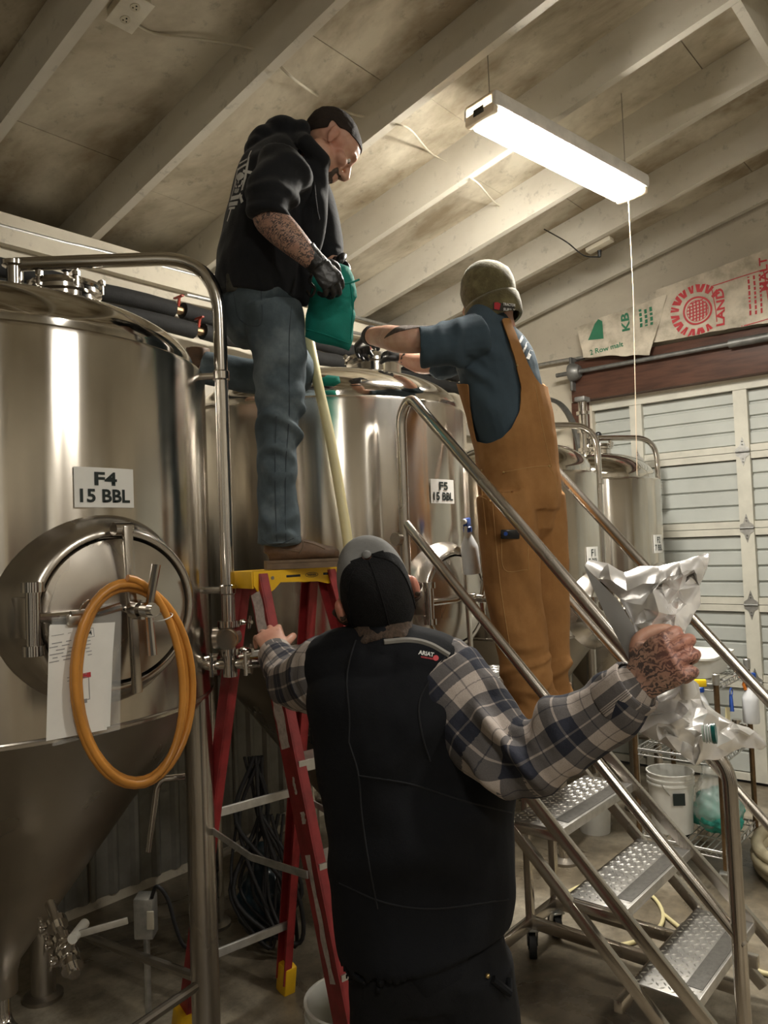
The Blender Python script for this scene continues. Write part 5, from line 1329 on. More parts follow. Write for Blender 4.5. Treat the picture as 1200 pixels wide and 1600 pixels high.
# ================================================================== man in brown bib overalls on the stair
f2 = CD(-.85, .53, 0)
overall_man = thing('person', 'man in olive beanie, slate tee and brown bib overalls on the stair', 'person', V3((2.87, 1.68, TZ[3])))
b2 = MB(); hc2 = D(762, 462, 3.20); fw2 = CD(-.80, .52, -.22)
HM2 = head_shells(b2, hc2, fw2, CD(-.10, .0, 1), 1.0, neck_to=D(778, 512, 3.22), neck_r=.064)
limb(b2, [(812, 770, 3.20, (.11, .13)), (805, 680, 3.20, (.11, .14)), (780, 590, 3.20, (.12, .16)), (764, 530, 3.20, (.09, .15))], tuple(f2))
limb(b2, [(735, 522, 3.06, .06), (680, 530, 3.02, .052), (628, 531, 3.01, .053), (604, 527, 3.09, .048), (576, 525, 3.22, .033)], (0, 0, 1))
limb(b2, [(745, 530, 3.36, .06), (690, 560, 3.44, .05), (660, 568, 3.46, .047), (630, 560, 3.54, .032)], (0, 0, 1))
limb(b2, [(795, 800, 3.12, .07), (805, 920, 3.10, .06), (826, 1040, 3.10, .05), (832, 1130, 3.11, .04)], tuple(f2))
limb(b2, [(840, 800, 3.28, .07), (852, 920, 3.28, .06), (860, 1040, 3.27, .05), (864, 1110, 3.27, .04)], tuple(f2))
me = fuse(b2, .0045, 5); co = get_co(me); attr(me, 'ink', .35*near(co, [D(600, 525, 3.05)], .06, .8)); attr(me, 'flush', .35*near(co, [D(735, 485, 3.12)], .07, .8))
bd2 = link('body', me, MAT['skin'], overall_man, 180); eyes(HM2, 1, bd2)
def hair2(c):
    l = loc(HM2, c); x, y, z = l[:, 0], l[:, 1], l[:, 2]; return (z > -.035+y*.3) & (y < .0) & (z < .05) & (np.abs(x) < .079) & (y > -.13) & (z > -.075)
shell_from(me, hair2, .003, 'hair', MAT['hair_grey'], bd2, .003, 4, .001, 3)
def beard2(c):
    l = loc(HM2, c); x, y, z = l[:, 0], l[:, 1], l[:, 2]; return (z < -.030-.3*(y < .03)*0) & (z > -.13) & (y > .0) & ~((z > -.08) & (np.abs(x) < .03)) & (z < -.03-(y-.02)*.35)
shell_from(me, beard2, .004, 'beard', MAT['hair_grey'], bd2, .003, 4, .001, 6)
# tee
t2 = MB()
limb(t2, [(812, 775, 3.20, (.150, .165)), (806, 700, 3.20, (.150, .170)), (793, 640, 3.20, (.155, .185)), (779, 585, 3.20, (.160, .195)), (768, 540, 3.20, (.140, .195)), (768, 508, 3.20, (.100, .150)), (777, 492, 3.20, (.066, .075))], tuple(f2), 6, 28)
limb(t2, [(745, 528, 3.06, .098), (712, 534, 3.02, .090), (684, 541, 3.00, .084), (656, 543, 3.00, .080)], (0, 0, 1), 6, 20, False)
limb(t2, [(755, 535, 3.37, .095), (720, 552, 3.42, .085), (690, 570, 3.44, .074)], (0, 0, 1), 6, 20)
me = fuse(t2, .0062, 5)
displace(me, lambda c, n: .004*wob(c, 14, 21)+.002*wob(c, 36, 22)+folds(c, D(715, 560, 3.0), CD(.8, 0, .6), 55, .008, .13, 23)+folds(c, D(750, 650, 3.0), CD(.8, 0, .55), 40, .007, .16, 24)+folds(c, D(690, 530, 3.0), CD(1, 0, .2), 60, .004, .09, 26))
ts2 = link('tee_shirt', me, MAT['tshirt'], overall_man, 180); bt_ = bvh_of(ts2)
tp = poly_mesh([stroke(((-.03, .03), (.03, .03)), .012), stroke(((.028, .03), (.028, -.045)), .014), stroke(((-.028, .03), (-.028, .0)), .010), stroke(((-.03, .055), (.03, .06)), .008), stroke(((.0, .015), (.0, -.045)), .008)])
pc = D(822, 540, 3.12); nn = (CAMP-pc).normalized(); tp.transform(frame(pc, CR, CU, nn) @ Matrix.Rotation(radians(-25), 4, 'Z')); drape_mesh(tp, bt_, tuple(-nn), .002, .5); link('back_print', tp, MAT['white_thread'], ts2, 0)['kind'] = 'stuff'
# overalls: trunk and legs fused, then cut to the bib line
o2 = MB()
limb(o2, [(815, 800, 3.20, (.150, .175)), (812, 765, 3.20, (.166, .182)), (806, 700, 3.20, (.166, .186)), (794, 640, 3.20, (.170, .200)), (780, 585, 3.20, (.175, .208)), (769, 540, 3.20, (.155, .208)), (768, 504, 3.20, (.114, .165)), (777, 484, 3.20, (.08, .09))], tuple(f2), 6, 28)
limb(o2, [(792, 775, 3.13, .122), (796, 850, 3.11, .118), (803, 930, 3.10, .112), (815, 1000, 3.10, .106), (824, 1060, 3.10, .100), (829, 1100, 3.11, .097), (830, 1138, 3.12, .098)], tuple(f2), 6, 24, False)
limb(o2, [(838, 775, 3.27, .118), (846, 850, 3.28, .112), (850, 930, 3.28, .104), (853, 1000, 3.28, .098), (856, 1060, 3.27, .092), (860, 1112, 3.27, .090)], tuple(f2), 6, 24)
me = fuse(o2, .0062, 5)
displace(me, lambda c, n: .0035*wob(c, 12, 31)+.002*wob(c, 30, 32)+folds(c, D(825, 1090, 3.0), (0, 0, 1), 72, .013, .14, 33)+folds(c, D(815, 985, 3.0), CD(.5, 0, 1), 40, .006, .16, 34)+folds(c, D(860, 1060, 3.2), (0, 0, 1), 72, .010, .13, 36)+folds(c, D(840, 830, 3.0), CD(.9, 0, .5), 36, .007, .14, 35)+folds(c, D(790, 770, 3.0), CD(.3, 0, 1), 46, .005, .12, 37))
tee_poly = [(600, 380), (783, 380), (784, 497), (805, 560), (815, 605), (813, 640), (800, 668), (785, 684), (762, 694), (743, 691), (738, 668), (733, 635), (731, 600), (600, 600)]
gap_poly = [(797, 380), (797, 497), (812, 535), (826, 570), (838, 592), (846, 602), (862, 606), (900, 606), (900, 380)]
def inside(px, py, poly):
    r = np.zeros(len(px), bool); n = len(poly)
    for i in range(n):
        x0, y0 = poly[i]; x1, y1 = poly[(i+1) % n]
        c_ = ((y0 > py) != (y1 > py)) & (px < (x1-x0)*(py-y0)/((y1-y0)+1e-12)+x0); r ^= c_
    return r
def to_px(c):
    q = c-np.array(CAMP); z = q@np.array(CF); return 600+FPX*(q@np.array(CR))/z, 800-FPX*(q@np.array(CU))/z, q@np.array(_f0)
def keep_bib(c):
    px, py, dd = to_px(c)
    nearside = dd < 3.24
    k = np.where(nearside, ~(inside(px, py, tee_poly) | inside(px, py, gap_poly)) & (py > 497), py > 600)
    return k
cut(me, keep_bib, 8); solid(me, .005)
ov2 = link('bib_overalls', me, MAT['duck'], overall_man, 80); bo = bvh_of(ov2)
MAT['tan_stitch'] = M_('tan_stitch', (.42, .24, .09), .8)
for px in ([(787, 738), (830, 730), (858, 728)], [(858, 728), (867, 745), (872, 780)], [(768, 762), (775, 850), (784, 930), (795, 1000), (803, 1035)], [(783, 838), (788, 890), (824, 890)], [(824, 836), (826, 890)], [(740, 770), (760, 780)], [(738, 705), (752, 760), (760, 835)], [(836, 600), (850, 680), (862, 730)]):
    s_ = seam(bo, px, .0017)
    if s_.v: s_.build('stitching', MAT['tan_stitch'], ov2)
for px, py in ((787, 738), (858, 728), (766, 783), (753, 735), (808, 571)):
    p = hit(bo, px, py, .002)
    if p: m = MB(); m.ball(p, .0045, 8); m.build('rivet', M_('brass', (.6, .45, .2), .3, .9) if 'brass' not in MAT else MAT['brass'], ov2)
p = hit(bo, 797, 834, .006)
if p:
    m = MB(); m.rbox((-.036, -.006, -.020), (.036, .006, .016), .004, frame(p, CR, CF, CU)); ph = m.build('phone', MAT['black_gloss'], ov2)
    m = MB(); m.cyl(p+CR*-.018-CF*.008, p+CR*-.018-CF*.0, .008, n=14); m.build('camera_lens', MAT['blue'], ph)
# open side slit: dark gusset below the tee on the near flank
# beanie: crown, turned-up cuff, patch
bx, bf, bu = basis(fw2, CD(.26, -.20, 1)); MB2 = frame(hc2-bu*.074+CR*.002, bx, bf, bu)
m = MB(); prof = [(.100, .018), (.108, .050), (.113, .090), (.112, .130), (.103, .164), (.082, .188), (.046, .203), (.001, .206)]
nn_ = 56; vs_ = []; fs = []
for (r, z) in prof:
    for k in range(nn_):
        a = 2*pi*k/nn_; rr = r*(1+.035*sin(3*a+z*30)*(z > .09)+.012*(k % 2)); zz = z+.010*sin(a*2+1)*(z > .1)
        vs_.append(MB2 @ V3((rr*.92*cos(a), rr*1.02*sin(a)-.004, zz)))
fs = [(i*nn_+k, i*nn_+(k+1) % nn_, (i+1)*nn_+(k+1) % nn_, (i+1)*nn_+k) for i in range(len(prof)-1) for k in range(nn_)]
m.add(vs_, fs); bn = m.build('beanie', MAT['beanie'], overall_man, 180)
m = MB(); prof = [(.098, -.045), (.106, -.052), (.113, -.040), (.117, .0), (.117, .034), (.112, .046), (.102, .044)]; vs_ = []
for (r, z) in prof:
    for k in range(nn_):
        a = 2*pi*k/nn_; tilt = -.006*sin(a)
        vs_.append(MB2 @ V3((r*(1+.010*(k % 2))*.92*cos(a), r*1.02*sin(a)-.004, z+tilt)))
fs = [(i*nn_+k, i*nn_+(k+1) % nn_, (i+1)*nn_+(k+1) % nn_, (i+1)*nn_+k) for i in range(len(prof)-1) for k in range(nn_)]
m.add(vs_, fs); cf = m.build('cuff', MAT['beanie'], bn, 180); bc = bvh_of(cf)
def on_cuff(me, px, py, mat, name, off, rot=-6):
    p = D(px, py, 3.0); n_ = (CAMP-p).normalized(); me.transform(frame(p, CR, CU, n_) @ Matrix.Rotation(radians(rot), 4, 'Z')); drape_mesh(me, bc, tuple(-n_), off, .6); return link(name, me, mat, cf, 0)
on_cuff(poly_mesh([[(-.043, -.016), (.043, -.016), (.043, .016), (-.043, .016)]]), 787, 480, M_('patch_black', (.03, .026, .02), .8), 'patch', .002)
on_cuff(poly_mesh([[(-.011, -.013), (.010, -.015), (.013, .010), (.0, .015), (-.013, .012)]]), 777, 478, M_('patch_red', (.45, .03, .04), .8), 'emblem', .0035)
on_cuff(text_mesh('TRACTOR', width=.050, height=.011, bold=.03), 796, 476, MAT['white_thread'], 'lettering', .0035)
on_cuff(text_mesh('SUPPLY', width=.048, height=.011, bold=.03), 796, 484, MAT['white_thread'], 'lettering', .0035)
# gloves and wrist band
g = MB(); wr = D(574, 525, 3.23); al = D(560, 548, 3.36)-wr
hand_shells(g, wr, al, CD(-.2, -.4, .8), 1, (.7, .8, .5), (.4, .4), s=1.02); me = fuse(g, .004, 3); link('glove', me, MAT['glove'], overall_man, 180)
m = MB(); a_ = (D(576, 525, 3.22)-D(604, 527, 3.09)).normalized(); c0 = D(580, 525.5, 3.20); m.cyl(c0-a_*.012, c0+a_*.014, .040, n=24); m.build('wrist_band', MAT['black_rubber'], overall_man)
g = MB(); wr = D(634, 561, 3.53); al = D(610, 548, 3.60)-wr
hand_shells(g, wr, al, CD(.2, -.5, .7), -1, (.6, .8, .5), (.4, .4), s=1.05); g.tube([D(655, 568, 3.47), wr], [.042, .036], 12); me = fuse(g, .004, 3); link('glove', me, MAT['glove'], overall_man, 180)
boot(overall_man, V3((2.96, 1.615, TZ[3]+.003)), CD(-.70, .70, 0), .92, .08); boot(overall_man, V3((3.10, 1.60, TZ[3]+.003)), CD(-.55, .83, 0), .92, .08)

# ================================================================== man in black vest and plaid shirt, back to us
f3 = CD(-.15, .99, 0); r3 = CD(.99, .15, 0)
vest_man = thing('person', 'man in black vest, plaid shirt and cap seen from behind', 'person', CD(.09, 1.66, 0))
b3 = MB(); hc3 = D(584, 918, 1.67); X3 = CD(.95, .10, .27).normalized(); fw3 = CD(-.16, .80, .58); fw3 = (fw3-X3*fw3.dot(X3)).normalized(); up3 = X3.cross(fw3)
HM3 = head_shells(b3, hc3, fw3, up3, .88, neck_to=D(603, 1018, 1.63), neck_r=.060, ear=1.75)
limb(b3, [(665, 1460, 1.66, (.13, .10)), (655, 1300, 1.66, (.14, .10)), (620, 1120, 1.65, (.15, .10)), (605, 1045, 1.64, (.13, .08))], tuple(r3))
limb(b3, [(705, 1075, 1.63, .055), (800, 1180, 1.52, .05), (835, 1182, 1.50, .048), (930, 1120, 1.43, .042), (994, 1072, 1.375, .032)], (0, 0, 1))
limb(b3, [(510, 1060, 1.70, .055), (462, 1064, 1.96, .046), (440, 1040, 2.12, .04), (428, 1018, 2.24, .029)], (0, 0, 1))
hipL, hipR = D(620, 1480, 1.66), D(725, 1480, 1.66)
floorL, floorR = CD(-.02, 1.68, 0), CD(.22, 1.64, 0)
for hp_, fp_ in ((hipL, floorL), (hipR, floorR)): limb(b3, [(hp_, .08), (hp_.lerp(fp_, .5), .055), (V3((fp_.x, fp_.y, .09)), .04)], tuple(r3))
# right fist round the foil bag, left hand round the ladder rail
wr3 = D(994, 1072, 1.375); al3 = D(1066, 1014, 1.315)-wr3
HR3 = hand_shells(b3, wr3, al3, (CAMP-wr3).normalized()*.85+CD(-.2, 0, .1), -1, None, (.62, .62), s=1.10, curls=[(1.15, 1.35, .9), (1.2, 1.4, .9), (1.25, 1.4, .9), (1.3, 1.4, .9)])
wl3 = D(430, 1022, 2.235); al4 = D(417, 985, 2.30)-wl3
HL3 = hand_shells(b3, wl3, al4, CD(.15, -.8, .3), 1, None, (.15, .5), s=1.0, curls=[(.75, .9, .6), (.8, 1.0, .6), (.85, 1.0, .6), (.9, 1.0, .6)], spread=.25)
me = fuse(b3, .0034, 4); co = get_co(me)
attr(me, 'ink', np.maximum(seg_w(co, D(985, 1076, 1.38), D(1045, 1035, 1.33), .062), .0))
attr(me, 'flush', np.maximum(.75*near(co, [HM3 @ V3((.088, -.012, 0)), HM3 @ V3((-.088, -.012, 0))], .05, .6), np.maximum(.35*near(co, [wl3+al4*.9], .10, .9), .45*near(co, [wr3+al3*1.2], .085, .9))))  # ears painted red as if lit through; hands simply flushed
bd3 = link('body', me, MAT['skin'], vest_man, 180); eyes(HM3, .88, bd3)
def hair3(c):
    l = loc(HM3, c); x, y, z = l[:, 0], l[:, 1], l[:, 2]
    return (y < -.005) & (z < -.012) & (z > -.075) & (z < .02+y*.2) & ~((np.abs(x) > .072) & (z > -.035) & (y > -.045)) & (y > -.14)
shell_from(me, hair3, .005, 'hair', MAT['hair_grey'], bd3, .005, 4, .0016, 3)
def beard3(c):
    l = loc(HM3, c); x, y, z = l[:, 0], l[:, 1], l[:, 2]
    return (z < -.03-(y-.02)*.35) & (z > -.135) & (y > -.012) & ~((z > -.08) & (np.abs(x) < .028)) & (np.abs(x) > .0)
shell_from(me, beard3, .010, 'beard', MAT['hair_grey'], bd3, .006, 4, .003, 6)
# plaid sleeves
def sleeve(js, mat, vox=.0055, fold=None, cuff_dir=None):
    q = MB(); limb(q, js, (0, 0, 1), 7, 28); me = fuse(q, vox, 4)
    P = np.array([D(*j[:3])[:] for j in js]); P = np.array(crom(P, 8)); S = np.r_[0, np.cumsum(np.linalg.norm(np.diff(P, axis=0), axis=1))]
    co = get_co(me); dd = ((co[:, None, :]-P[None])**2).sum(2); i = dd.argmin(1)
    T = np.gradient(P, axis=0); T /= np.linalg.norm(T, axis=1)[:, None]
    rel = co-P[i]; along = S[i]+(rel*T[i]).sum(1)
    # parallel frame for the angle
    X = np.zeros_like(P); x = np.array([0, 0, 1.]); 
    for k in range(len(P)): x = x-T[k]*(x@T[k]); x /= np.linalg.norm(x); X[k] = x
    Y = np.cross(T, X); ang = np.arctan2((rel*Y[i]).sum(1), (rel*X[i]).sum(1))
    attr(me, 'along', along); attr(me, 'around', ang*.068)
    if fold: displace(me, fold)
    return me
me = sleeve([(690, 1062, 1.635, .098), (728, 1105, 1.60, .092), (775, 1158, 1.54, .083), (815, 1182, 1.505, .077), (860, 1166, 1.475, .070), (920, 1128, 1.435, .062), (965, 1095, 1.40, .053), (985, 1079, 1.385, .046)], None,
            fold=lambda c, n: .004*wob(c, 16, 41)+folds(c, D(800, 1150, 1.48), CD(1, 0, .35), 70, .012, .10, 42)+folds(c, D(740, 1110, 1.55), CD(.7, 0, -.7), 48, .008, .10, 43)+folds(c, D(920, 1115, 1.4), CD(.85, 0, .5), 60, .005, .09, 44)+folds(c, D(845, 1190, 1.46), CD(1, 0, -.2), 55, .006, .09, 46))
sl = link('shirt_sleeve', me, MAT['plaid'], vest_man, 180); sl['label'] = 'grey and navy plaid flannel sleeve'; bsl = bvh_of(sl)
me = sleeve([(512, 1052, 1.70, .086), (487, 1062, 1.82, .078), (462, 1064, 1.96, .068), (448, 1050, 2.07, .060), (434, 1030, 2.19, .052), (430, 1022, 2.23, .047)], None,
            fold=lambda c, n: .003*wob(c, 18, 51)+folds(c, D(465, 1060, 1.9), CD(.6, .8, .3), 60, .010, .11, 52)+folds(c, D(445, 1045, 2.05), CD(.4, .8, .6), 70, .006, .08, 53))
sl2 = link('shirt_sleeve', me, MAT['plaid'], vest_man, 180)
# cuffs
cd = (D(990, 1073, 1.38)-D(950, 1104, 1.412)).normalized(); c0 = D(975, 1086, 1.392)
def cuff(c0, cd, r, L, name='shirt_cuff'):
    mm = MB(); n = 28; x = cd.cross(_z).normalized(); y = x.cross(cd); vs_ = []; pr = [(r, -L), (r*1.04, -L*.9), (r*1.03, L*.9), (r*.99, L), (r*.90, L), (r*.90, -L*.2)]
    for rr, z in pr: vs_ += [c0+cd*z+x*(rr*cos(2*pi*k/n))+y*(rr*sin(2*pi*k/n)) for k in range(n)]
    mm.add(vs_, [(i*n+k, i*n+(k+1) % n, (i+1)*n+(k+1) % n, (i+1)*n+k) for i in range(len(pr)-1) for k in range(n)])
    me = mm.mesh(name); attr(me, 'along', [(i//n)*.012+.50 for i in range(len(vs_))]); attr(me, 'around', [((i % n)/n)*2*pi*.06 for i in range(len(vs_))]); return link(name, me, MAT['plaid'], vest_man, 60)
cuff(c0, cd, .049, .032); cuff(D(433, 1028, 2.20), (D(429, 1020, 2.24)-D(436, 1033, 2.17)).normalized(), .049, .026)
# vest
v = MB()
limb(v, [(664, 1462, 1.66, (.178, .135)), (662, 1440, 1.66, (.186, .140)), (660, 1300, 1.66, (.200, .145)), (648, 1200, 1.66, (.202, .145)), (625, 1110, 1.65, (.192, .135)), (606, 1045, 1.645, (.170, .105)), (602, 1026, 1.64, (.105, .085)), (601, 1012, 1.637, (.072, .072))], tuple(r3), 6, 30)
limb(v, [(620, 1040, 1.645, .09), (672, 1052, 1.64, .088), (694, 1066, 1.635, .086)], (0, 0, 1)); limb(v, [(590, 1040, 1.65, .09), (532, 1044, 1.68, .082), (512, 1050, 1.695, .074)], (0, 0, 1))
me = fuse(v, .006, 5)
displace(me, lambda c, n: .004*wob(c, 9, 61)+.0022*wob(c, 26, 62)+folds(c, D(700, 1250, 1.5), CD(.5, 0, 1), 34, .008, .22, 63)+folds(c, D(560, 1180, 1.5), CD(-.5, 0, 1), 30, .007, .20, 64)+folds(c, D(660, 1400, 1.5), CD(.15, 0, 1), 26, .007, .25, 65))
vs3 = link('vest', me, MAT['vest'], vest_man, 180); bv = bvh_of(vs3)
MAT['vest_seam'] = M_('vest_seam', (.0058, .0064, .0085), .9)
for px in ([(556, 1000), (547, 1030), (542, 1065), (546, 1120), (545, 1160)], [(545, 1160), (560, 1210), (565, 1270), (575, 1340), (590, 1420)], [(700, 1020), (672, 1062), (655, 1100), (660, 1150), (672, 1190)], [(530, 1380), (600, 1410), (680, 1420), (795, 1405)], [(560, 1212), (640, 1225), (720, 1250), (800, 1270)]):
    s_ = seam(bv, px, .0020)
    if s_.v: s_.build('stitching', MAT['vest_seam'], vs3)
s_ = seam(bv, [(600, 1003), (640, 1000), (672, 1007), (702, 1024)], .0055, .001)
if s_.v: s_.build('shirt_collar', M_('collar_flannel', (.22, .21, .19), .9), vest_man)
def on_vest(me, px, py, mat, name, off, rot=-10):
    p = D(px, py, 1.5); n_ = (CAMP-p).normalized(); me.transform(frame(p, CR, CU, n_) @ Matrix.Rotation(radians(rot), 4, 'Z')); drape_mesh(me, bv, tuple(-n_), off, .5); return link(name, me, mat, vs3, 0)
on_vest(text_mesh('ARIAT', width=.031, height=.0085, bold=.03), 666, 1021, MAT['white_thread'], 'lettering', .002)
on_vest(text_mesh('WORKWEAR', width=.027, height=.0035, bold=.02), 668, 1028, MAT['red_ink'], 'lettering', .002)
on_vest(poly_mesh([ell(0, 0, .0058, .0058, 12)]), 681, 1028, MAT['red_ink'], 'emblem', .002)
# cap: black mesh back with grey crown and button
cx3, cf3, cu3 = basis(fw3*.96+up3*.16, up3); MC = frame(hc3+cu3*.004-cf3*.004, cx3, cf3, cu3)
def cap_pt(a, z, off=0.0):   # a azimuth from +x, z 0..1 from rim to crown
    r = (cos(z*pi/2)**.42); return MC @ V3(((.0785+off)*r*cos(a), (.102+off)*r*sin(a)-.008, -.038+(.150+off)*sin(z*pi/2)))
def cap_mesh(sel):
    na, nz = 60, 22; m = MB(); idx = {}
    for i in range(nz+1):
        for k in range(na):
            idx[i, k] = len(m.v); m.v.append(tuple(cap_pt(2*pi*k/na, i/nz*.995)))
    for i in range(nz):
        for k in range(na):
            a = 2*pi*(k+.5)/na; z = (i+.5)/nz
            if sel(a, z): m.f.append((idx[i, k], idx[i, (k+1) % na], idx[i+1, (k+1) % na], idx[i+1, k]))
    me = m.mesh('cap'); bm = bmesh.new(); bm.from_mesh(me)
    bmesh.ops.delete(bm, geom=[v for v in bm.verts if not v.link_faces], context='VERTS'); bmesh.ops.recalc_face_normals(bm, faces=bm.faces[:]); bm.to_mesh(me); bm.free(); return solid(me, .003)
isfront = lambda a, z: sin(a) > -.12+.10*(z > .9)
bk = link('cap', cap_mesh(lambda a, z: not isfront(a, z)), MAT['cap_black'], vest_man, 60)
link('front_panel', cap_mesh(lambda a, z: isfront(a, z)), MAT['cap_grey'], bk, 60)
m = MB(); m.ball(cap_pt(0, 1.0)+cu3*.002, (.010, .010, .006), 14, MC); m.build('button', MAT['cap_grey'], bk)
m = MB(); vs_ = []; n = 16     # peak
for j in (0, 1):
    for q in (0, 1):
        for k in range(n+1):
            a = radians(25)+radians(130)*k/n; r = 1.0+.0*j
            base = cap_pt(a, .02); o_ = (cf3*.070*sin((k/n)*pi)**.6-cu3*(.012+.004*sin((k/n)*pi)))*j
            vs_.append(base+o_-cu3*.003*q)
n1 = n+1
fs = []
for k in range(n): fs += [(k, k+1, 2*n1+k+1, 2*n1+k), (n1+k, 3*n1+k, 3*n1+k+1, n1+k+1), (2*n1+k, 2*n1+k+1, 3*n1+k+1, 3*n1+k)]
m.add(vs_, fs); m.build('peak', MAT['cap_grey'], bk)
for a in (-pi/2, -pi/2-1.05, -pi/2+1.05):
    m = MB(); m.tube([cap_pt(a, z*.99/10, .001) for z in range(11)], .0013, 5); m.build('cap_seam', MAT['cap_black'], bk)
# trousers and boots
tr3 = MB()
limb(tr3, [(664, 1440, 1.66, (.150, .11)), (664, 1490, 1.66, (.165, .125)), (668, 1540, 1.66, (.150, .115))], tuple(r3), 6, 24)
for hp_, fp_ in ((D(622, 1500, 1.66), floorL), (D(722, 1500, 1.65), floorR)):
    kn = hp_.lerp(fp_, .48)+f3*.02; limb(tr3, [(hp_, .108), (hp_.lerp(kn, .5), .100), (kn, .086), (kn.lerp(fp_, .5), .078), (V3((fp_.x, fp_.y, .06)), .078)], tuple(r3), 6, 22)
me = fuse(tr3, .007, 4); displace(me, lambda c, n: .004*wob(c, 12, 71)+.002*wob(c, 34, 72)); tr3o = link('trousers', me, MAT['blackpants'], vest_man, 180)
btr = bvh_of(tr3o)
p = hit(btr, 762, 1525, .002)
if p: m = MB(); m.ball(p, .005, 8); m.build('rivet', MAT.get('brass') or M_('brass', (.6, .45, .2), .3, .9), tr3o)
p = hit(btr, 780, 1535, .004)
if p: m = MB(); m.tube([hit(btr, 770, 1530, .006) or p, p+CR*.02-CU*.02, hit(btr, 795, 1530, .004) or p+CR*.03], .008, 8); m.build('tool_loop', MAT['blackpants'], tr3o)
boot(vest_man, floorL-f3*.06, f3, 1.0, .10); boot(vest_man, floorR-f3*.06, CD(.1, 1, 0), 1.0, .10)
# ------------------------------------------------------------------ crumpled sheets and small goods
from mathutils.geometry import delaunay_2d_cdt
def dense(poly, step):
    out = []
    for (x0, y0), (x1, y1) in zip(poly, poly[1:]+poly[:1]):
        n = max(1, int(hypot(x1-x0, y1-y0)/step))
        out += [(x0+(x1-x0)*i/n, y0+(y1-y0)*i/n) for i in range(n)]
    return out
def in_poly(x, y, poly):
    r = False; n = len(poly)
    for i in range(n):
        x0, y0 = poly[i]; x1, y1 = poly[(i+1) % n]
        if (y0 > y) != (y1 > y) and x < (x1-x0)*(y-y0)/(y1-y0+1e-12)+x0: r = not r
    return r
def edge_dist(x, y, poly):
    best = 1e9
    for (x0, y0), (x1, y1) in zip(poly, poly[1:]+poly[:1]):
        dx, dy = x1-x0, y1-y0; t = max(0, min(1, ((x-x0)*dx+(y-y0)*dy)/(dx*dx+dy*dy+1e-9))); best = min(best, hypot(x-x0-dx*t, y-y0-dy*t))
    return best
def crumple(poly, dep, bulge, rough, step, seed, ridges=(), fall=40.0):
    """closed bag skin: outline in sight-line units at depth dep(x, y); faceted front and back"""
    r = random.Random(seed); o = dense(poly, step); n = len(o); pts = list(o)
    x0, x1 = min(p[0] for p in poly), max(p[0] for p in poly); y0, y1 = min(p[1] for p in poly), max(p[1] for p in poly)
    tries = 0; want = int((x1-x0)*(y1-y0)/(step*step)*.9)
    while tries < want*6 and len(pts) < n+want:
        tries += 1; x, y = r.uniform(x0, x1), r.uniform(y0, y1)
        if in_poly(x, y, poly) and edge_dist(x, y, poly) > step*.35 and min(hypot(x-a, y-b) for a, b in pts) > step*.55: pts.append((x, y))
    for rg in ridges:
        for q in dense([*rg], step*.6)[:-1]: pts.append(q)
    V2 = [Vector(p) for p in pts]; E_ = [(i, (i+1) % n) for i in range(n)]
    vo, eo, fo, *_ = delaunay_2d_cdt(V2, E_, [], 1, 1e-4)
    m = MB(); nv = len(vo); H = []
    for p in vo:
        e = edge_dist(p.x, p.y, poly); w = 1-math.exp(-e/fall); H.append((w, r.uniform(-1, 1)*rough*min(1, e/8)))
    for sgn in (-1, 1):
        for p, (w, q) in zip(vo, H): m.v.append(tuple(D(p.x, p.y, dep(p.x, p.y)+sgn*(bulge*w+.0015)+(q if sgn < 0 else -q*.7))))
    for f in fo: m.f.append(tuple(f)); m.f.append(tuple(nv+i for i in reversed(f)))
    be = {}
    for f in fo:
        for a, b in zip(f, list(f[1:])+[f[0]]): be[a, b] = 1
    for (a, b) in be:
        if (b, a) not in be: m.f.append((b, a, nv+a, nv+b))
    return m
bag = thing('foil_bag', 'crumpled silver foil bag gripped in the vest man\'s tattooed right hand', 'bag', D(1060, 1180, 1.33))
up_poly = [(1040, 1052), (1010, 1048), (1002, 1018), (988, 975), (965, 935), (935, 905), (914, 884), (922, 873), (950, 880), (976, 893), (1000, 884), (1030, 884), (1062, 876), (1090, 868), (1108, 866), (1104, 890), (1092, 915), (1095, 945), (1082, 965), (1072, 985), (1068, 1020), (1062, 1045)]
def dup_(x, y): return 1.395+.00025*(1050-y)+.0004*abs(x-1040)*.3
crumple(up_poly, dup_, .022, .030, 30, 5, [[(1000, 935), (1045, 900), (1085, 890)], [(1000, 935), (1015, 990), (1030, 1040)], [(1060, 940), (1050, 1000)]], 30).build('upper_pouch', MAT['foil'], bag, 38)
sd_poly = [(912, 884), (936, 908), (966, 938), (990, 978), (1004, 1020), (1010, 1048), (990, 1046), (972, 1010), (948, 965), (926, 918)]
crumple(sd_poly, lambda x, y: 1.405+.0004*(1010-x), .006, .003, 20, 8).build('side_gusset', MAT['foil_matt'], bag, 60)
lo_poly = [(1075, 1060), (1092, 1070), (1096, 1092), (1118, 1112), (1150, 1128), (1180, 1142), (1198, 1164), (1188, 1172), (1160, 1168), (1142, 1176), (1122, 1188), (1100, 1188), (1086, 1196), (1060, 1176), (1030, 1158), (1000, 1146), (988, 1128), (996, 1100), (1020, 1085), (1045, 1078)]
crumple(lo_poly, lambda x, y: 1.405+.0006*abs(x-1075), .022, .020, 28, 11, [[(1075, 1090), (1078, 1130), (1095, 1175)], [(1090, 1100), (1140, 1140), (1190, 1160)], [(1060, 1095), (1040, 1150)]], 30).build('lower_pouch', MAT['foil'], bag, 38)
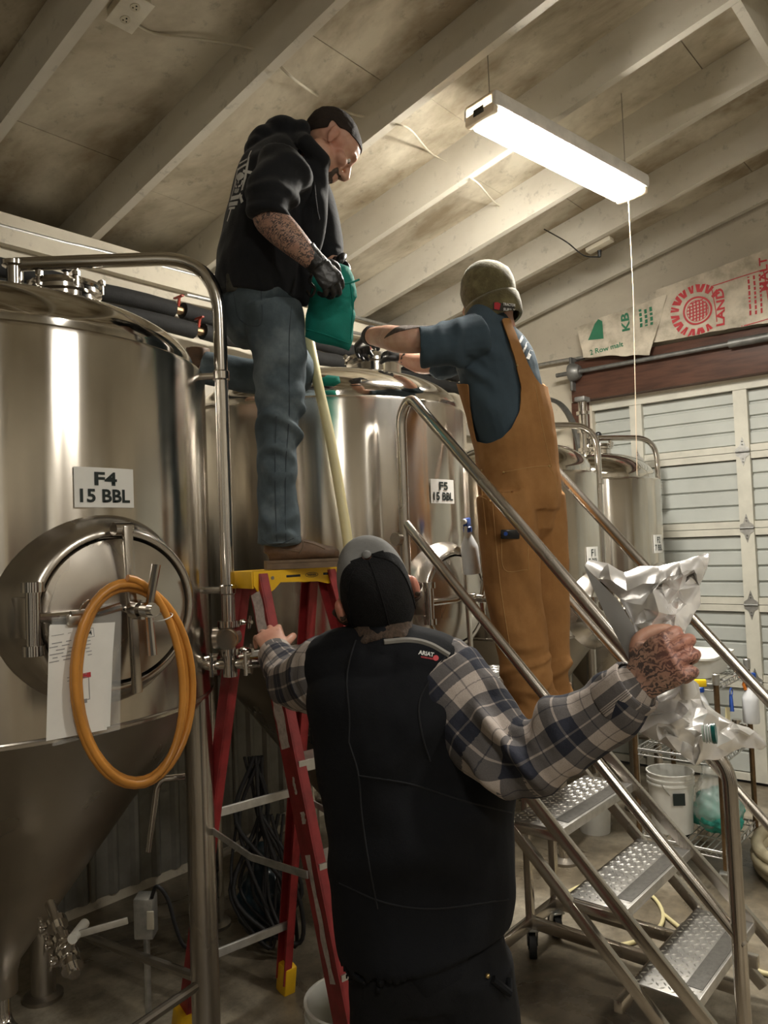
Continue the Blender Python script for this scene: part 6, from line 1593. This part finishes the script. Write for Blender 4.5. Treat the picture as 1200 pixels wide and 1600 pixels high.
for o_ in list(bag.children):
    if 'pouch' not in o_.name: continue
    bm = bmesh.new(); bm.from_mesh(o_.data); bmesh.ops.triangulate(bm, faces=bm.faces[:])
    bmesh.ops.subdivide_edges(bm, edges=bm.edges[:], cuts=2, use_grid_fill=True, smooth=.35); bm.to_mesh(o_.data); bm.free()
    displace(o_.data, lambda c, n: .0022*wob(c, 75, 7)-.0030*np.abs(wob(c, 48, 9)))
    o_.data.shade_smooth(); o_.data.set_sharp_from_angle(angle=radians(34))
m = MB(); m.tube([D(1045, 1045, 1.39), D(1060, 1032, 1.385), D(1070, 1055, 1.39), D(1076, 1085, 1.40)], [(.016, .012), (.014, .012), (.015, .012), (.020, .014)], 12); m.build('gathered_neck', MAT['foil'], bag, 40)
sp0, sp1 = D(1098, 1146, 1.375), D(1119, 1146, 1.365)
m = MB(); m.cyl(sp0, sp0.lerp(sp1, .72), .0145, n=20); spo = m.build('spout', M_('clear_spout', (.45, .55, .50), .25), bag)
for q in (.2, .4, .6): m = MB(); m.cyl(sp0.lerp(sp1, q), sp0.lerp(sp1, q+.08), .0165, n=20); m.build('spout_ring', MAT['clear_bottle'], spo)
m = MB(); m.cyl(sp0.lerp(sp1, .72), sp1, .0175, n=20); m.build('spout_cap', M_('dark_teal_cap', (.0, .09, .08), .3), bag)

# teal cloth bag hanging from the gloved hand
tc = thing('cloth_bag', 'teal cloth hop bag held over the F5 tank by the hoodie man', 'bag', D(520, 545, 2.66))
tb_poly = [(486, 438), (500, 425), (520, 420), (530, 411), (545, 416), (553, 432), (557, 455), (556, 490), (552, 530), (545, 548), (528, 542), (500, 534), (477, 526), (480, 490), (483, 460)]
mt_ = crumple(tb_poly, lambda x, y: 2.60+.0006*(520-x)*.2, .040, .0, 8, 3, fall=14)
me = mt_.mesh('c'); fixn(me); displace(me, lambda c, n: .007*wob(c, 26, 81)+.004*wob(c, 55, 82)+folds(c, D(520, 470, 2.6), CD(.8, 0, .6), 70, .006, .09, 83)); link('cloth', me, MAT['teal_cloth'], tc, 180)
bcl = bvh_of(me)
for px in ([(479, 515), (505, 522), (530, 531), (546, 537)], [(547, 440), (551, 480), (548, 530)]):
    s_ = seam(bcl, px, .0022, .001)
    if s_.v: s_.build('hem_seam', MAT['teal_cloth'], tc)
m = MB(); m.tube(cr3([D(536, 444, 2.50), D(550, 441, 2.50), D(561, 437, 2.52)], 4), .0035, 6); m.build('tie_cord', MAT['teal_cloth'], tc)
cable('black_tool_cord', [D(482, 415, 2.52), D(487, 428, 2.50), D(484, 440, 2.50), D(492, 452, 2.51), D(486, 463, 2.52), D(480, 455, 2.53)], .005, MAT['black_gloss'], 'small black cord dangling by the gloved hand', 'cord')
rag_poly = [(500, 592), (512, 586), (530, 588), (532, 598), (522, 604), (505, 603)]
me = crumple(rag_poly, lambda x, y: 3.16, .02, .004, 5, 6, fall=6).mesh('r'); o = link('teal_rag', me, MAT['teal_cloth'], None, 60); tag(o, 'small teal rag lying on the rim of the F5 tank', 'rag')

# ------------------------------------------------------------------ wire rack of brewing gear, right
RX, RY, RW, RD_ = 3.92, 1.24, .52, .42
rk = thing('wire_rack', 'bronze-post wire rack on casters behind the stair', 'rack', (RX+RW/2, RY+RD_/2, 0))
corner = [(RX, RY), (RX+RW, RY), (RX+RW, RY+RD_), (RX, RY+RD_)]
for (x, y) in corner:
    m = MB(); m.cyl((x, y, .12), (x, y, 1.04), .0135, n=12); ps = m.build('post', MAT['bronze'], rk)
    m = MB(); m.lathe([(.018, 0), (.018, .05), (.014, .055)], 12, Matrix.Translation((x, y, 1.0))); m.build('collar', MAT['galv'], ps)
    caster((x, y, .13), MAT['black_rubber'], rk, .045, 1.0+x)
for z in (.20, .64, 1.0):
    m = MB()
    for i in range(15): yy = RY+RD_*i/14; m.cyl((RX, yy, z), (RX+RW, yy, z), .0025, n=5)
    for i in range(4): xx = RX+RW*i/3; m.cyl((xx, RY, z-.006), (xx, RY+RD_, z-.006), .004, n=6)
    for zz in (z, z-.03):
        for a, b in zip(corner, corner[1:]+corner[:1]): m.cyl((*a, zz), (*b, zz), .004, n=6)
    for a, b in zip(corner, corner[1:]+corner[:1]):
        pa, pb = V3((*a, z)), V3((*b, z)); pts = [pa.lerp(pb, i/16)-V3((0, 0, .03*(i % 2))) for i in range(17)]; m.tube(pts, .0025, 5)
    o = m.build('wire_shelf', MAT['galv'], rk); o['kind'] = 'stuff'
# white tub on top
tub = thing('plastic_tub', 'white plastic tub on the top shelf of the wire rack', 'tub', (RX+.27, RY+.2, 1.0))
m = MB()
def rrect(w, d_, r, z, c):
    out = []
    for (sx_, sy_, a0) in ((1, 1, 0), (-1, 1, pi/2), (-1, -1, pi), (1, -1, 3*pi/2)):
        for k in range(5): a = a0+pi/2*k/4; out.append((c[0]+sx_*(w/2-r)+r*cos(a), c[1]+sy_*(d_/2-r)+r*sin(a), z))
    return out
cc = (RX+.27, RY+.20); rings = [rrect(.34, .26, .04, 1.006, cc), rrect(.38, .30, .05, 1.11, cc), rrect(.41, .33, .05, 1.11, cc), rrect(.41, .33, .05, 1.10, cc), rrect(.37, .29, .05, 1.10, cc), rrect(.33, .25, .04, 1.015, cc)]
k_ = len(rings[0]); fs = [(i*k_+q, i*k_+(q+1) % k_, (i+1)*k_+(q+1) % k_, (i+1)*k_+q) for i in range(5) for q in range(k_)]
fs += [tuple(range(k_)), tuple(5*k_+q for q in range(k_))]; m.add([p for r_ in rings for p in r_], fs); m.build('body', MAT['bucket'], tub, 40)
# spray bottles hooked on the rack rail
spray_bottle(V3((RX-.05, RY+.06, .79)), (0, 0, 1), .20, MAT['clear_bottle'], MAT['spray_yellow'], MAT['spray_yellow'], 'spray bottle with yellow head hooked on the wire rack', (-.4, .8, 0), 1.0, MAT['blue'])
spray_bottle(V3((RX+.33, RY-.06, .76)), (.02, 0, 1), .21, MAT['clear_bottle'], MAT['blue'], MAT['orange'], 'spray bottle with blue head and orange trigger on the wire rack', (-.5, .5, 0), 1.05)
m = MB(); c = V3((RX+.16, RY-.02, .88)); m.tube(arc(c+V3((0, 0, .06)), (1, 0, 0), (0, 0, 1), .02, 0, 2*pi, 12), .003, 6); m.cyl(c+V3((-.01, 0, .05)), c+V3((-.025, -.005, -.03)), .008, .012, 8); tag(m.build('blue_clip', MAT['blue'], None), 'small blue clip hanging from the wire rack', 'clip')
m = MB(); c = V3((RX+.10, RY-.015, .83)); m.prism([(-.03, -.05), (.022, -.04), (.03, .04), (-.018, .05)], -.004, .004, frame(c, (1, 0, 0), (0, 0, 1), (0, -1, 0))); tag(m.build('paper_tag', MAT['cream_hose'], None, 0), 'pale yellow tag hanging from the wire rack', 'tag')
# stainless fittings lying on the middle shelf
rr2 = random.Random(3)
spots = [(.07, .06), (.17, .09), (.28, .05), (.38, .10), (.46, .05), (.06, .19), (.20, .22), (.33, .20), (.44, .24), (.12, .33), (.27, .34), (.40, .35)]
names_ = ['near left corner', 'left of the front edge', 'centre of the front edge', 'right of the front edge', 'near right corner', 'left side', 'middle left', 'middle', 'right side', 'rear left', 'rear centre', 'rear right']
for (x, y), nm in zip(spots, names_):
    c = V3((RX+x, RY+y, .65)); a = rr2.uniform(0, pi); d_ = V3((cos(a), sin(a), 0)); r_ = rr2.uniform(.016, .024); L_ = rr2.uniform(.03, .05)
    t = thing('pipe_fitting', 'stainless clamp fitting on the rack\'s middle shelf, '+nm, 'fitting', c, 'stainless fittings on the rack')
    c = c+V3((0, 0, r_*1.6))
    m = MB(); m.cyl(c-d_*L_, c+d_*L_, r_, n=14); m.build('pipe', MAT['chrome'], t)
    for s in (-1, 1): m = MB(); m.cyl(c+d_*(s*L_-.006), c+d_*(s*L_+.006), r_*1.5, n=16); m.build('ferrule', MAT['chrome'], t)
    m = MB(); m.cyl(c, c+V3((0, 0, .05)), r_*.7, n=12); m.cyl(c+V3((0, 0, .045)), c+V3((0, 0, .058)), r_*1.2, n=14); m.build('branch', MAT['chrome'], t)
def pail(c, r, h, label, extra=None, mat=MAT['bucket'], handle=True, tilt=None):
    c = V3(c); t = thing('bucket', label, 'bucket', c); T = Matrix.Translation(c)
    m = MB(); m.lathe([(.001, 0), (r*.86, 0), (r*.87, .006), (r*.97, h*.80), (r*1.03, h*.80), (r*1.03, h*.83), (r*.98, h*.835), (r*.985, h*.88), (r*1.035, h*.885), (r*1.035, h*.91), (r*.99, h*.915), (r, h*.975), (r*1.04, h*.98), (r*1.04, h), (r*.97, h), (r*.84, .012), (.001, .012)], 40, T); m.build('body', mat, t, 40)
    if handle:
        m = MB(); pts = arc(c+V3((0, 0, h*.86)), (1, 0, 0), (0, -.5, -.86), r*1.06, 0, pi, 16); m.tube(pts, .0025, 6); m.build('bail', MAT['galv'], t)
    return t
pail((RX+.14, RY+.30, .212), .115, .30, 'white bucket on the lower shelf of the wire rack')
m = MB(); c = V3((RX+.14, RY+.30, .40)); m.prism([(-.03, -.03), (.03, -.03), (.03, .03), (-.03, .03)], 0, .002, frame(c+V3((-.095, -.075, 0)), (.62, -.78, 0), (0, 0, 1), (-.78, -.62, 0))); tag(m.build('bucket_sticker', MAT['ink'], None, 0), 'small dark sticker on the rack bucket', 'sticker')
# clear bag of teal netting on the lower shelf
nb = thing('net_bag', 'clear plastic bag stuffed with teal netting on the wire rack', 'bag', (RX+.30, RY+.10, .21))
m = MB(); m.ball((RX+.30, RY+.12, .30), (.17, .12, .10), 22); m.ball((RX+.24, RY+.08, .27), (.10, .09, .065), 18); me = fuse(m, .008, 2); displace(me, lambda c, n: .016*wob(c, 45, 5)+.010*wob(c, 90, 6)); link('netting', me, MAT['teal_net'], nb, 180)
m = MB(); m.ball((RX+.30, RY+.12, .34), (.185, .135, .135), 24); m.ball((RX+.27, RY+.12, .47), (.09, .07, .10), 16); me = fuse(m, .012, 2); displace(me, lambda c, n: .014*wob(c, 30, 8)+.010*wob(c, 60, 9)); link('plastic_film', me, MAT['poly'], nb, 50)
for (px, py, lab) in ((1140, 1250, 'small cream jar beside the net bag'), (1100, 1298, 'small cream jar on the floor below the net bag')):
    c = AZ(px, py+14, .003) if py > 1280 else V3((RX+RW-.05, RY-.06, 0)); t = thing('jar', lab, 'jar', c)
    m = MB(); m.lathe([(.001, 0), (.032, 0), (.034, .006), (.034, .06), (.028, .068)], 18, Matrix.Translation(c)); m.build('body', MAT['wire_white'], t); m = MB(); m.lathe([(.03, .066), (.031, .082), (.001, .084)], 18, Matrix.Translation(c)); m.build('lid', MAT['bucket'], t)
m = MB(); a = AZ(1025, 1282, .012); b = AZ(1050, 1288, .012); m.tube([a, b], [.009, .007], 8); tag(m.build('blue_marker', MAT['blue'], None), 'blue marker lying on the floor behind the stair', 'marker')
# small bucket on the floor seen under the top tread
pail(AZ(930, 1298, .0), .10, .20, 'small white bucket on the floor under the stair', handle=False)
# ------------------------------------------------------------------ hoses on the floor
pts = [AZ(950+86*cos(a)*(1+.03*sin(3*a)), 1428+50*sin(a), .012+.004*sin(5*a)) for a in [2*pi*k/40 for k in range(41)]]
pts += [AZ(1040+(i+1)*22, 1440+(i+1)*9+5*sin(i), .012) for i in range(4)]
m = MB(); m.tube(pts, .009, 10); tag(m.build('floor_hose', MAT['cream_hose'], None, 60), 'thin cream hose looped on the floor under the stair', 'hose')
m = MB(); m.tube(cr3([AZ(1145, 1505, .012), AZ(1175, 1513, .012), AZ(1200, 1522, .012), AZ(1260, 1530, .012)], 5), .010, 10); tag(m.build('floor_hose', MAT['cream_hose'], None, 60), 'short length of cream hose on the floor, bottom right', 'hose')
c0 = AZ(1290, 1372, 0.0)
hc = thing('suction_hose', 'thick beige hose coiled on the floor at the right edge', 'hose', c0)
m = MB(); pts = []
for i in range(3*28+1):
    a = 2*pi*i/28; k = i/28; pts.append(c0+V3((.34*cos(a)+.02*sin(k*4), .30*sin(a), .035+.055*k*.9+.01*sin(a*2))))
m.tube(pts, .030, 12); m.build('hose', MAT['beige_hose'], hc, 60)
# ------------------------------------------------------------------ white bucket in front, under the ladder
bk_ = pail(CD(-.15, 2.43, 0), .145, .37, 'white plastic bucket under the ladder in the foreground')
m = MB(); p0 = CD(-.10, 2.40, .05); p1 = CD(-.075, 2.47, .42); m.bar(p0, p1, .075, .008, tuple(CD(.3, -.9, .2)), .002); tag(m.build('scraper_board', M_('pale_green_board', (.50, .52, .25), .5), None), 'pale green board standing in the foreground bucket', 'board')
# ------------------------------------------------------------------ things in the dark behind the ladder
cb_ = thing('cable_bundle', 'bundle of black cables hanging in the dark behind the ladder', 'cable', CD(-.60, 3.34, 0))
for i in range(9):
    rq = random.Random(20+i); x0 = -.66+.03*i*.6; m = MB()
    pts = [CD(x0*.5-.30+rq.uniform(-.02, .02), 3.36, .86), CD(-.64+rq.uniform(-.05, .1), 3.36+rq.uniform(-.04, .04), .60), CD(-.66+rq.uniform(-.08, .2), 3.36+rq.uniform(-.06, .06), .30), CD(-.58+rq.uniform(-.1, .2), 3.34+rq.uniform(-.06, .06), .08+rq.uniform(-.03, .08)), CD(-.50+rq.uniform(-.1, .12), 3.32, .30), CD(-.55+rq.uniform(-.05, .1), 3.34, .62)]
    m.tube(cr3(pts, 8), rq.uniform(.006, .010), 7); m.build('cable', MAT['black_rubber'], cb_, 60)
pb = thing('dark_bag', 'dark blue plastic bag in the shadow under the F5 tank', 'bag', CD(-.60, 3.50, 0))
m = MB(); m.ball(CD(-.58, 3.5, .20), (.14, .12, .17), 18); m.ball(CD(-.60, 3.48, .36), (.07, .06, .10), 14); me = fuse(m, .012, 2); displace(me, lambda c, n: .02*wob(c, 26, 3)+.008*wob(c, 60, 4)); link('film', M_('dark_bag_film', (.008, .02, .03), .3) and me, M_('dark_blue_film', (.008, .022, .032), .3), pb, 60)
jb = thing('junction_box', 'grey junction box with cream plate low behind the F4 tank', 'outlet', D(232, 1465, 2.9))
m = MB(); q = D(228, 1432, 2.9); Mj = frame(q, CR, CF, _z); m.rbox((-.04, -.02, -.075), (.03, .05, .07), .006, Mj); m.build('box', MAT['galv'], jb); m = MB(); m.rbox((.010, -.026, -.035), (.036, -.018, .03), .003, Mj); m.build('face_plate', MAT['wire_white'], jb)
m = MB(); m.cyl(q+V3((0, 0, -.07)), V3((q.x, q.y, .0)), .012, n=8); m.build('conduit', MAT['galv'], jb)
cable('extension_cord', [q+CR*.02+_z*.06, D(245, 1385, 2.86), D(262, 1405, 2.86), D(275, 1450, 2.86), D(290, 1480, 2.88), D(318, 1470, 3.0)], .007, MAT['black_rubber'], 'black cord looping from the junction box', 'cord')
m = MB(); m.tube(bent([D(232, 1330, 3.0), D(245, 1228, 3.0), D(252, 1217, 3.0), D(330, 1209, 3.06)], .03), .013, 10); tag(m.build('drain_pipe', MAT['chrome'], None, 60), 'thin bent stainless pipe behind the F4 leg', 'pipe')
